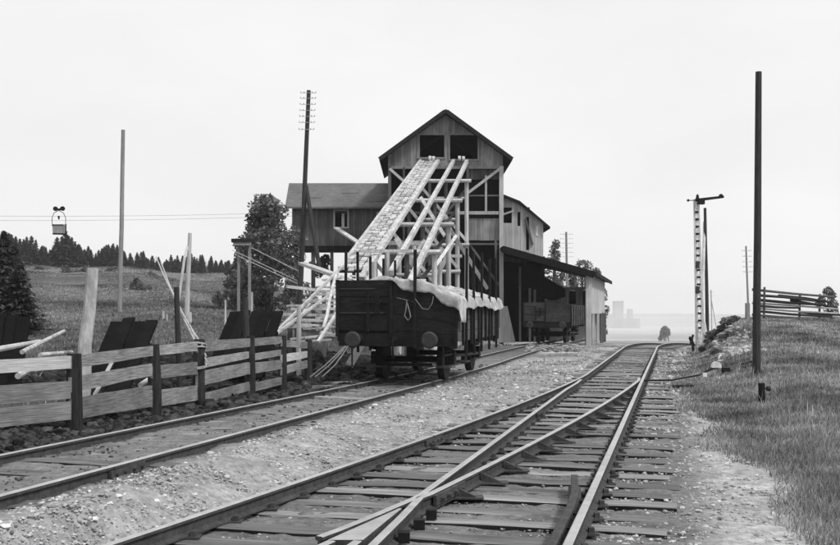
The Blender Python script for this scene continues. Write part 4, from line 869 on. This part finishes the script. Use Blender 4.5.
# dark winch at the mast foot
wn = thing('signal_winch', 'small dark upright winch stand beside the signal mast foot', 'winch', (11.73, 43.2, gz(11.73, 43.2)))
q = lambda px, py: U(px, py, 43.2)
m = MB(); m.beam(q(693.2, 354), q(693, 344), .09, .09, (0, 1, 0)); m.beam(q(694, 346), q(691.3, 340), .10, .1, (0, 1, 0)); m.build('pedestal', M['iron'], wn)
m = MB(); m.beam(q(691.6, 344), q(691.4, 337), .12, .12, (0, 1, 0)); m.disc(q(690.8, 338.5), (1, .3, 0), .09, .1, 12); m.build('drum', M['iron'], wn)
m = MB(); m.beam(q(692.2, 338), q(692.9, 336), .07, .07, (0, 1, 0)); m.disc(q(692.9, 335.6), (1, .2, 0), .05, .06, 10); m.build('crank', M['iron'], wn)

# point lever with counterweight, short post, cable post
pl_ = thing('point_lever', 'point lever with white counterweight beside the track', 'point lever', U(716, 372, 26))
m = MB(); m.tube([(float(Dx(24.2)), 24.2, -.08), U(672, 380, 24.3), U(699, 375, 25.2), U(702, 373.5, 25.5)], .022, 6); m.build('throw_rod', M['iron'], pl_)
m = MB(); m.tube([U(702, 373.5, 25.5), U(712, 368.5, 25.8), U(722, 366, 26)], .03, 6); m.build('lever_arm', M['iron'], pl_)
m = MB(); p = U(716.2, 366.5, 25.8); n = 12
m.tube([(p.x, p.y-.05, p.z), (p.x, p.y+.07, p.z)], .13, 18); p2 = [(v_[0], v_[1], max(v_[2], p.z-.03)) for v_ in m.v]; m.v = p2; m.build('counterweight', M['white'], pl_)
m = MB(); p = U(726, 373, 26); m.box(p.x-.09, p.x+.09, 25.95, 26.1, p.z-.2, p.z+.14); m.disc((p.x+.16, 26, p.z+.03), (1, 0, 0), .06, .1, 8); m.build('lever_stand', M['iron'], pl_)
m = MB(); p = U(704, 374.6, 25.3); m.box(p.x-.05, p.x+.05, 25.2, 25.3, p.z-.05, p.z+.05); m.build('pale_block', M['white'], pl_)
t, a, b = pole_thing('short_post', 'short black post with a small knob standing in the bank grass', 'post', (762.5, 412), (761.5, 383), 18.5, .065, .062, 'iron', n=10)
m = MB(); p = U(768.5, 388.5, 18.5); m.disc(p, (1, 0, 0), .05, .06, 10); m.tube([(p.x-.12, p.y, p.z), p], .015, 5); m.build('knob', M['iron_mid'], t)
for (x0, y0, x1, y1, Y) in ((673, 383, 693, 383.5, 22.6), (740, 372, 752, 376, 27), (744, 353, 760, 356, 26)):
    m = MB(); a, b = U(x0, y0, Y), U(x1, y1, Y); m.beam((a.x, a.y, gz(a.x, a.y)+.05), (b.x, b.y, gz(b.x, b.y)+.06), .12, .08); one(m, 'discarded_sleeper', {673: 'short dark timber lying by the sleepers below the throw rod', 740: 'dark timber offcut in the grass behind the big bare pole', 744: 'farther dark timber offcut up the bank beyond the big bare pole'}[x0], 'timber', M['iron'], group='dark timber offcuts by the point lever')

# log fence on the bank
lf = thing('log_fence', 'stack-like fence of dark horizontal logs on top of the right bank', 'fence', U(790, 312, 43))
for (x0, y0, x1, y1, r_, mt_) in ((752, 289.5, 834, 297, .06, 'timber_dark'), (753, 295, 815, 301, .065, 'pole'), (778, 295.5, 832, 302.5, .06, 'pole'), (753, 299.5, 826, 305, .07, 'pole'), (752, 303, 838, 309, .05, 'post_wood'),
        (754, 305.5, 800, 308, .06, 'pole'), (753, 308, 838, 313.5, .05, 'post_wood'), (755, 311, 830, 316.5, .06, 'pole'), (790, 300, 838, 307.5, .06, 'pole'), (752, 314.5, 800, 318, .055, 'timber_dark'), (790, 297, 826, 301.5, .07, 'pole'), (800, 312, 842, 315, .06, 'pole')):
    m = MB(); a, b = U(x0, y0, 43.2), U(x1, y1, 42.4); c = (a+b)/2; c.z += random.uniform(-.04, .04); m.tube([a, c, b], r_, 7, r_*.75); m.build('log', M[mt_], lf)
for px, y0 in ((756, 288), (764.5, 287), (800, 293), (820, 294), (832, 297)):
    m = MB(); a = U(px, y0, 43); m.tube([(a.x, 43.1, gz(a.x, 43)-.2), a], .05, 7); m.build('post', M['timber_dark'], lf)
m = MB(); a = U(747.5, 303, 42); m.box(a.x-.07, a.x+.07, 41.9, 42.1, gz(a.x, 42)-.1, a.z); one(m, 'marker_post', 'squat pale marker post left of the log fence', 'post', M['pole_grey'])

# ---------------------------------------------------------------- ropeway
m = MB()
for y0, y1 in ((211.3, 212.5), (216.5, 216)):
    a, b = U(-260, y0-1, 64), U(292, y1, 66); pts = [a+(b-a)*t-Vector((0, 0, .9*4*t*(1-t)*.35)) for t in np.linspace(0, 1, 24)]; m.tube(pts, .012, 5)
one(m, 'ropeway_cable', 'pair of thin ropeway cables stretched from the left wing across the sky', 'cable', M['cable'])
bk = thing('ropeway_bucket', 'small box bucket hanging from the ropeway cables', 'cable car', U(59, 230, 64.5))
q = lambda px, py, dy=0: U(px, py, 64.5+dy)
m = MB(); m.beam(q(54.6, 208.2), q(59, 209.8), .12, .12, (0, 1, 0)); m.beam(q(59, 209.8), q(63.8, 207.6), .12, .12, (0, 1, 0)); m.disc(q(55.5, 208.8), (0, 1, 0), .15, .1, 12); m.disc(q(62.6, 208.6), (0, 1, 0), .15, .1, 12); m.build('carriage', M['iron'], bk)
m = MB(); m.tube([q(52.3, 226), q(52, 218), q(54, 213), q(58.8, 210.5), q(63.5, 213), q(65.7, 218), q(65.6, 226)], .022, 6); m.build('hanger', M['iron_mid'], bk)
m = MB(); m.tube([q(58.8, 216), q(58.8, 219.5)], .08, 8, .04); m.build('grip', M['iron'], bk)
a = q(52.2, 225, -.3); b = q(66, 234, .35); m = MB(); m.add([q(52.2, 225), q(63, 225), q(62.4, 233.6), q(52.8, 233.6), q(53.5, 225, .9), q(66, 224.4, .9), q(65.8, 234, .9), q(54, 234, .9)], [(0,3,2,1),(4,5,6,7),(1,2,6,5),(3,0,4,7),(2,3,7,6)]); m.build('tub', M['bucket'], bk)
m = MB(); m.beam(q(52, 224.8), q(63.2, 224.8), .05, .06); m.beam(q(52.6, 233.8), q(66, 234.2), .05, .1); m.beam(q(65.8, 224), q(65.8, 234), .07, .05, (0, 1, 0)); m.build('tub_rim', M['iron'], bk)
ph = thing('cable_support', 'small flat roofed ropeway support on posts in front of the tree', 'support', U(238, 285, 57))
q = lambda px, py: U(px, py, 57)
m = MB(); a, b = q(232.5, 240.5), q(252, 240.5); m.box(a.x, b.x, 56.6, 58, a.z-.12, a.z+.08); m.build('deck', M['roof_dark'], ph)
m = MB(); m.box(a.x+.1, b.x, 56.65, 56.75, a.z-.3, a.z-.12); m.build('deck_beam', M['pole_grey'], ph)
for px in (238, 249): m = MB(); c = q(px, 243); m.beam((c.x, 57.2, gz(c.x, 57)-.3), (c.x, 57.2, c.z), .15, .15, (0, 1, 0)); m.build('post', M['pole_grey'], ph)
for (a_, b_) in (((238, 256), (300, 285)), ((252, 248), (300, 272)), ((232, 250), (296, 280))):
    m = MB(); m.tube([U(*a_, 55), U(*b_, 50)], .02, 5); one(m, 'guy_wire', {238: 'long guy wire running from the ropeway support post', 252: 'uppermost short guy wire crossing the tree', 232: 'lowest guy wire crossing the tree left of the building'}[a_[0]], 'wire', M['cable'], group='guy wires crossing the tree')

# ---------------------------------------------------------------- trees
def leaf_mesh(name, centers, radii, n, leaf, material, flat=1., tr=(.5, 1.6), droop=0., seed=1):
    r = np.random.default_rng(seed); cs = np.array(centers); rs = np.array(radii); k = r.choice(len(cs), n, p=rs**2/np.sum(rs**2))
    d = r.normal(size=(n, 3)); d /= np.linalg.norm(d, axis=1)[:, None]; rad = rs[k]*(.45+.6*r.random(n)**.6)
    P_ = cs[k]+d*rad[:, None]*np.array([1, 1, flat])
    u = r.normal(size=(n, 3)); u /= np.linalg.norm(u, axis=1)[:, None]; w = np.cross(u, r.normal(size=(n, 3))); w /= np.linalg.norm(w, axis=1)[:, None]
    s = leaf*r.uniform(.5, 1.3, n)[:, None]; V = np.stack([P_-u*s, P_+w*s*.55, P_+u*s, P_-w*s*.55], 1); V[:, 2, 2] -= droop*s[:, 0]
    b = np.arange(n)*4; me = bpy.data.meshes.new(name); me.from_pydata(V.reshape(-1, 3).tolist(), [], np.stack([b, b+1, b+2, b+3], -1).tolist())
    at = me.attributes.new('tint', 'FLOAT', 'POINT'); cl = .75+.5*r.random(len(cs)); at.data.foreach_set('value', np.repeat(r.uniform(tr[0], tr[1], n)*cl[k], 4)); me.materials.append(material); return me
def limb_mesh(h, r0, tips, seed=1, base=0.):
    m = MB(); m.tube([(0, 0, base-.3), (.02*h, 0, base+h*.3), (-.01*h, .01*h, base+h*.6), (0, 0, base+h*.85)], r0, 7, r0*.3); rr = random.Random(seed)
    for c in tips:
        z = max(.15*h, c[2]*.55); m.tube([(0, 0, z), (c[0]*.5, c[1]*.5, (z+c[2])/2+.1), tuple(c)], r0*.35, 5, r0*.1)
    me = bpy.data.meshes.new('trunk'); me.from_pydata(m.v, [], m.f); me.materials.append(M['bark']); return me
def tree_obj(name, label, cat, loc, crown, trunk, rz=0, sc_=(1, 1, 1), group=None):
    t = thing(name, label, cat, loc, rz, group); t.scale = sc_
    for n, me in (('crown', crown), ('trunk', trunk)):
        if me: o = bpy.data.objects.new(n, me); C.objects.link(o); o.parent = t
    return t
def broad(h, w, seed, n=5200, leaf=.16, base=.15, nc=26):
    r = random.Random(seed); cs = []; rs = []
    for i in range(nc):
        z = base*h+(1-base)*h*(i+.5)/nc*.96; prof = math.sin(math.pi*min(1, (.15+.85*(z/h-base)/(1-base)))**.75)
        a = r.random()*6.28; q = r.random()**.6*w/2*max(.25, prof); cs.append((math.cos(a)*q, math.sin(a)*q, z)); rs.append(w*r.uniform(.07, .19))
    cs.append((0, 0, h*.93)); rs.append(w*.13)
    return leaf_mesh('crown', cs, rs, n, leaf, M['leaf'], seed=seed), limb_mesh(h, .03*h, cs[::3], seed)
def conifer(h, w, seed, n=1500, leaf=.28, bare=.12):
    r = np.random.default_rng(seed); f = r.random(n)**.75; z = h*(bare+(1-bare)*f); R = w/2*(1-f)**.85*(.65+.35*r.random(n))+.04
    lay = .75+.25*np.cos(z*2*math.pi/(h*.085)+seed); a = r.random(n)*6.28; lob = 1+.22*np.sin(a*3+z*2.)+.12*np.sin(a*5-z*3); R = R*lay*lob
    q = R*r.uniform(.35, 1.05, n); P_ = np.stack([np.cos(a)*q, np.sin(a)*q, z-.22*q], -1)
    u = np.stack([np.cos(a), np.sin(a), -.35+0*a], -1)+r.normal(0, .35, (n, 3)); w_ = np.stack([-np.sin(a), np.cos(a), 0*a], -1)+r.normal(0, .3, (n, 3))
    s = leaf*r.uniform(.5, 1.2, n)[:, None]*(1.1-.6*f)[:, None]; V = np.stack([P_-u*s*.5, P_+w_*s*.45, P_+u*s, P_-w_*s*.45], 1); b = np.arange(n)*4
    me = bpy.data.meshes.new('crown'); me.from_pydata(V.reshape(-1, 3).tolist(), [], np.stack([b, b+1, b+2, b+3], -1).tolist())
    at = me.attributes.new('tint', 'FLOAT', 'POINT'); at.data.foreach_set('value', np.repeat(r.uniform(.5, 1.7, n), 4)); me.materials.append(M['spruce'])
    m = MB(); m.tube([(0, 0, -.4), (0, 0, h*.5), (0, 0, h*.98)], .014*h, 6, .004*h); t = bpy.data.meshes.new('trunk'); t.from_pydata(m.v, [], m.f); t.materials.append(M['bark']); return me, t
# forest edge on the hill
CV = [conifer(8, 3.6+.5*i, 40+i, 1300, .42) for i in range(5)]+[conifer(8, 2.8, 50, 1000, .38, .25), conifer(7, 4.6, 51, 1400, .45, .05)]
r = random.Random(12); px = -4.
prof_x = [-10, 12, 18, 30, 40, 47, 55, 68, 80, 95, 110, 120, 132, 145, 160, 175, 190, 205, 220, 240, 262, 300]; prof_y = [232, 236, 240, 238, 243, 250, 240, 232, 246, 252, 243, 250, 253, 252, 258, 256, 254, 256, 259, 260, 262, 262]
while px < 250:
    for row in (0, 1, 2):
        pp = px+r.uniform(-2.5, 2.5)+row*2.5; Y = (188 if pp < 150 else 200)+r.uniform(-5, 5)+row*9
        top = float(np.interp(pp, prof_x, prof_y))+r.uniform(-1, 6)*(1 if r.random() < .75 else -.5)+row*2; X = (pp-420)*Y/1000; g0 = gz(X, Y)-.4; h = max(2.5, CH+(311-top)*Y/1000-g0)
        c, t_ = r.choice(CV); s = h/8
        tree_obj('conifer', 'dark conifer standing in the forest edge on the hill', 'tree', (X, Y, g0), c, t_, r.random()*6.28, (s*r.uniform(1.2, 1.8), s*1.5, s*1.04), 'conifers of the forest edge on the hill')
    px += r.uniform(2.9, 4.3)
m = None
SB = [broad(1.6, 3.0, 70+i, 1500, .16, .0, 14) for i in range(3)]
for (pp, py, Y, w, h, lb) in ((137, 296, 90, 30, 16, 'round dark bush in the middle of the field'), (66, 281, 170, 26, 14, 'low dark bush below the forest edge at left'), (85, 279, 172, 24, 12, 'low bush right of the leftmost field bush'), (112, 279, 172, 34, 11, 'wide low bush at the field top behind the tall grey pole'), (150, 282, 165, 30, 9, 'flat bush at the field top right of the round bush'), (40, 280, 175, 30, 12, 'low shrub patch at the forest foot far left'),
                            (232, 303, 70, 26, 24, 'leafy bush left of the ropeway support foot'), (262, 303, 60, 34, 22, 'weedy shrub below the tree left of the building'), (218, 306, 66, 18, 14, 'small bush at the left side of the weedy shrubs'), (290, 300, 56, 22, 22, 'shrub at the foot of the crossarm pole'), (325, 272, 72, 34, 16, 'bush growing under the left wing'), (282, 268, 74, 26, 22, 'bush against the left corner of the left wing')):
    X = (pp-420)*Y/1000; c, t_ = r.choice(SB); H = h*Y/1000; tree_obj('bush', lb, 'bush', (X, Y, CH+(311-py)*Y/1000-.1), c, None, r.random()*6, (w*Y/1000/3.2, w*Y/1000/3.2, H/1.6))
# big trees
c, t_ = broad(8.2, 5.0, 81, 8600, .15, .08, 44); X = (268-420)*.060; tree_obj('birch_tree', 'full leafy tree beside the left wing of the building', 'tree', (X, 60, gz(X, 60)), c, t_, .4, (1.0, 1, (CH+(311-199)*.060-gz(X, 60))/8.2))
c, t_ = broad(6, 3.4, 82, 3600, .15, .05, 26); X = (259-420)*.068; tree_obj('birch_tree', 'lower leafy tree at the left of the ropeway support', 'tree', (X, 68, gz(X, 68)), c, t_, 1.4, (1.0, 1, (CH+(311-222)*.068-gz(X, 68))/6.))
for i, (pp, top, Y, w) in enumerate(((4, 231, 37, 3.3), (-22, 240, 36, 4), (20, 262, 36.2, 2.4), (14, 246, 38.5, 2.6))):
    X = (pp-420)*Y/1000; g0 = gz(X, Y); h = CH+(311-top)*Y/1000-g0; c, t_ = conifer(h, w*1.1, 90+i, 5200, .14, .0); tree_obj('spruce_tree', ('tall dense dark spruce at the left edge', 'broad spruce partly outside the left edge', 'small spruce at the right skirt of the left edge spruces', 'slim spruce behind the left edge spruces')[i], 'tree', (X, Y, g0), c, t_)
for i, (pp, top, Y, w, lb) in enumerate(((555, 239, 95, 3.0, 'slender tree behind the shed roof left of the far pole'), (583, 260, 98, 4.8, 'loose tree behind the shed roof right of the far pole'), (594, 268, 100, 2.8, 'tree peeping out beyond the right eave of the shed'), (573, 270, 96, 3., 'low tree seen through the open back of the shed'))):
    X = (pp-420)*Y/1000; g0 = gz(X, Y); h = CH+(311-top)*Y/1000-g0; c, t_ = broad(h, w, 120+i, 2300, .15, .1, 34); tree_obj('birch_tree', lb, 'tree', (X, Y, g0), c, t_)
X = (828-420)*.046; h = 1.6
c = leaf_mesh('crown', [(0, 0, 1.35), (.18, 0, 1.2), (-.3, 0, .95), (.25, 0, .8), (-.42, .1, .8), (.3, 0, .45), (-.1, 0, .55)], [.24, .2, .2, .22, .14, .2, .14], 1500, .05, M['leaf'], seed=8)
tree_obj('pine_tree', 'small wind-bent pine at the right end of the log fence', 'tree', (X, 46, gz(X, 46)-.1), c, limb_mesh(1.45, .06, [(.18, 0, 1.2), (-.3, 0, .95), (.25, 0, .8)], 2))
X = (665-420)*.12; g0 = CH-30*.12-.1
c = leaf_mesh('crown', [(-.1, 0, 1.35), (.25, 0, 1.3), (-.3, 0, 1.1), (.1, 0, 1.0), (.35, 0, 1.0), (-.35, 0, .75), (-.55, 0, .4), (0, 0, 1.6)], [.42, .36, .32, .4, .3, .3, .25, .3], 3000, .11, M['leaf'], seed=9)
mm = MB(); mm.tube([(-.1, 0, -.8), (-.05, 0, 1.3)], .09, 6); mm.tube([(.6, 0, -.8), (.25, 0, 1.2)], .07, 6); mm.tube([(.1, 0, -.8), (.15, 0, 1.2)], .06, 6)
me = bpy.data.meshes.new('trunk'); me.from_pydata(mm.v, [], mm.f); me.materials.append(M['bark']); tree_obj('hay_rick', 'dark rick on splayed poles beyond the track in the dust', 'hay rick', (X, 120, g0), c, me)
# weeds along the crest of the bank beside the signal
WL = ('bushy weeds right at the foot of the dark braced pole', 'tallest weed clump on the bank crest right of the signal', 'weed clump on the bank crest nearest the far slim pole', 'low weed clump at the bank toe before the signal', 'low weed clump halfway up the stony bank face', 'nearest low weed clump above the point lever')
for i, (pp, Y, w, h) in enumerate(((712, 46, 1.3, .6), (722, 45, 1.6, .55), (734, 44, 1.6, .5), (706, 40, .9, .4), (728, 38, 1.1, .4), (716, 34, .9, .35))):
    X = (pp-420)*Y/1000; c, t_ = SB[i % 3]; tree_obj('weed_clump', WL[i], 'weeds', (X, Y, gz(X, Y)-.05), c, None, i, (w/3.8, w/3.8, h/1.6*.75), 'weed clumps on the bank')
# far works on the right, lost in dust
fb = thing('far_works', 'faint far building with a square tower in the dust', 'building', ((618-420)*.38, 380, -6))
def fbx(x0, x1, y1, dy=8, name='wall', mt_='far'):
    a, b = U(x0, y1, 380), U(x1, y1, 380); m = MB(); m.box(a.x, b.x, 380, 380+dy, -8, a.z); m.build(name, M[mt_], fb)
fbx(596, 640, 318.6); fbx(615, 623.5, 301, 5, 'tower'); fbx(629, 633, 309, 4, 'chimney')
for x in (602, 608, 627, 635): a = U(x, 322, 380); m = MB(); m.box(a.x-.4, a.x+.4, 379.9, 379.97, a.z-1.0, a.z+.5); m.build('window', M['iron'], fb)
m = MB(); a, b = U(594, 318.6, 380), U(614.7, 318.6, 380); m.prism([(a.x, 379.5, a.z), (b.x, 379.5, a.z), (b.x, 384, a.z+1.4), (a.x, 384, a.z+1.4)], (0, 0, .15)); m.build('roof', M['far'], fb)

# ---------------------------------------------------------------- air
def vol_box(name, x0, x1, y0, y1, z0, z1, dens, noise=None):
    m = MB(); m.box(x0, x1, y0, y1, z0, z1); mt = bpy.data.materials.new(name); mt.use_nodes = True; n = mt.node_tree; n.nodes.clear()
    v = n.nodes.new('ShaderNodeVolumePrincipled'); v.inputs['Color'].default_value = (.97, .97, .97, 1); v.inputs['Density'].default_value = dens; v.inputs['Anisotropy'].default_value = .2
    o_ = n.nodes.new('ShaderNodeOutputMaterial'); n.links.new(v.outputs[0], o_.inputs['Volume']); o = m.build(name, mt); o['kind'] = 'stuff'; return o
vol_box('haze', -3100, 3100, -70, 4100, -40, 60, .00028)
# drifting dust beyond the shed
def dust(name, c, r, dens):
    m = MB(); n = 16; vs = []; fs = []
    for i in range(9):
        th = math.pi*i/8
        for j in range(n): a = 2*math.pi*j/n; vs.append((c[0]+r[0]*math.sin(th)*math.cos(a), c[1]+r[1]*math.sin(th)*math.sin(a), c[2]+r[2]*math.cos(th)))
    for i in range(8):
        for j in range(n): fs.append((i*n+j, (i+1)*n+j, (i+1)*n+(j+1) % n, i*n+(j+1) % n))
    m.add(vs, fs); m.v = [(v[0]-c[0], v[1]-c[1], v[2]-c[2]) for v in m.v]
    mt = bpy.data.materials.new(name); mt.use_nodes = True; nn = mt.node_tree; nn.nodes.clear(); L = nn.links
    v = nn.nodes.new('ShaderNodeVolumePrincipled'); v.inputs['Color'].default_value = (.98, .98, .98, 1)
    tc = nn.nodes.new('ShaderNodeTexCoord'); mp = nn.nodes.new('ShaderNodeMapping'); mp.inputs['Scale'].default_value = (1/r[0], 1/r[1], 1/r[2]); L.new(tc.outputs['Object'], mp.inputs[0])
    ln = nn.nodes.new('ShaderNodeVectorMath'); ln.operation = 'LENGTH'; L.new(mp.outputs[0], ln.inputs[0])
    mr = nn.nodes.new('ShaderNodeMapRange'); mr.interpolation_type = 'SMOOTHSTEP'; mr.inputs[1].default_value = 1; mr.inputs[2].default_value = .1; mr.inputs[3].default_value = 0; mr.inputs[4].default_value = dens; L.new(ln.outputs['Value'], mr.inputs[0])
    L.new(mr.outputs[0], v.inputs['Density']); o_ = nn.nodes.new('ShaderNodeOutputMaterial'); L.new(v.outputs[0], o_.inputs['Volume'])
    o = m.build(name, mt); o.location = c; o['kind'] = 'stuff'; return o
dust('dust_cloud', (28, 140, -1), (26, 64, 7.0), .010)
dust('dust_cloud', (66, 300, 0), (60, 76, 16), .010)
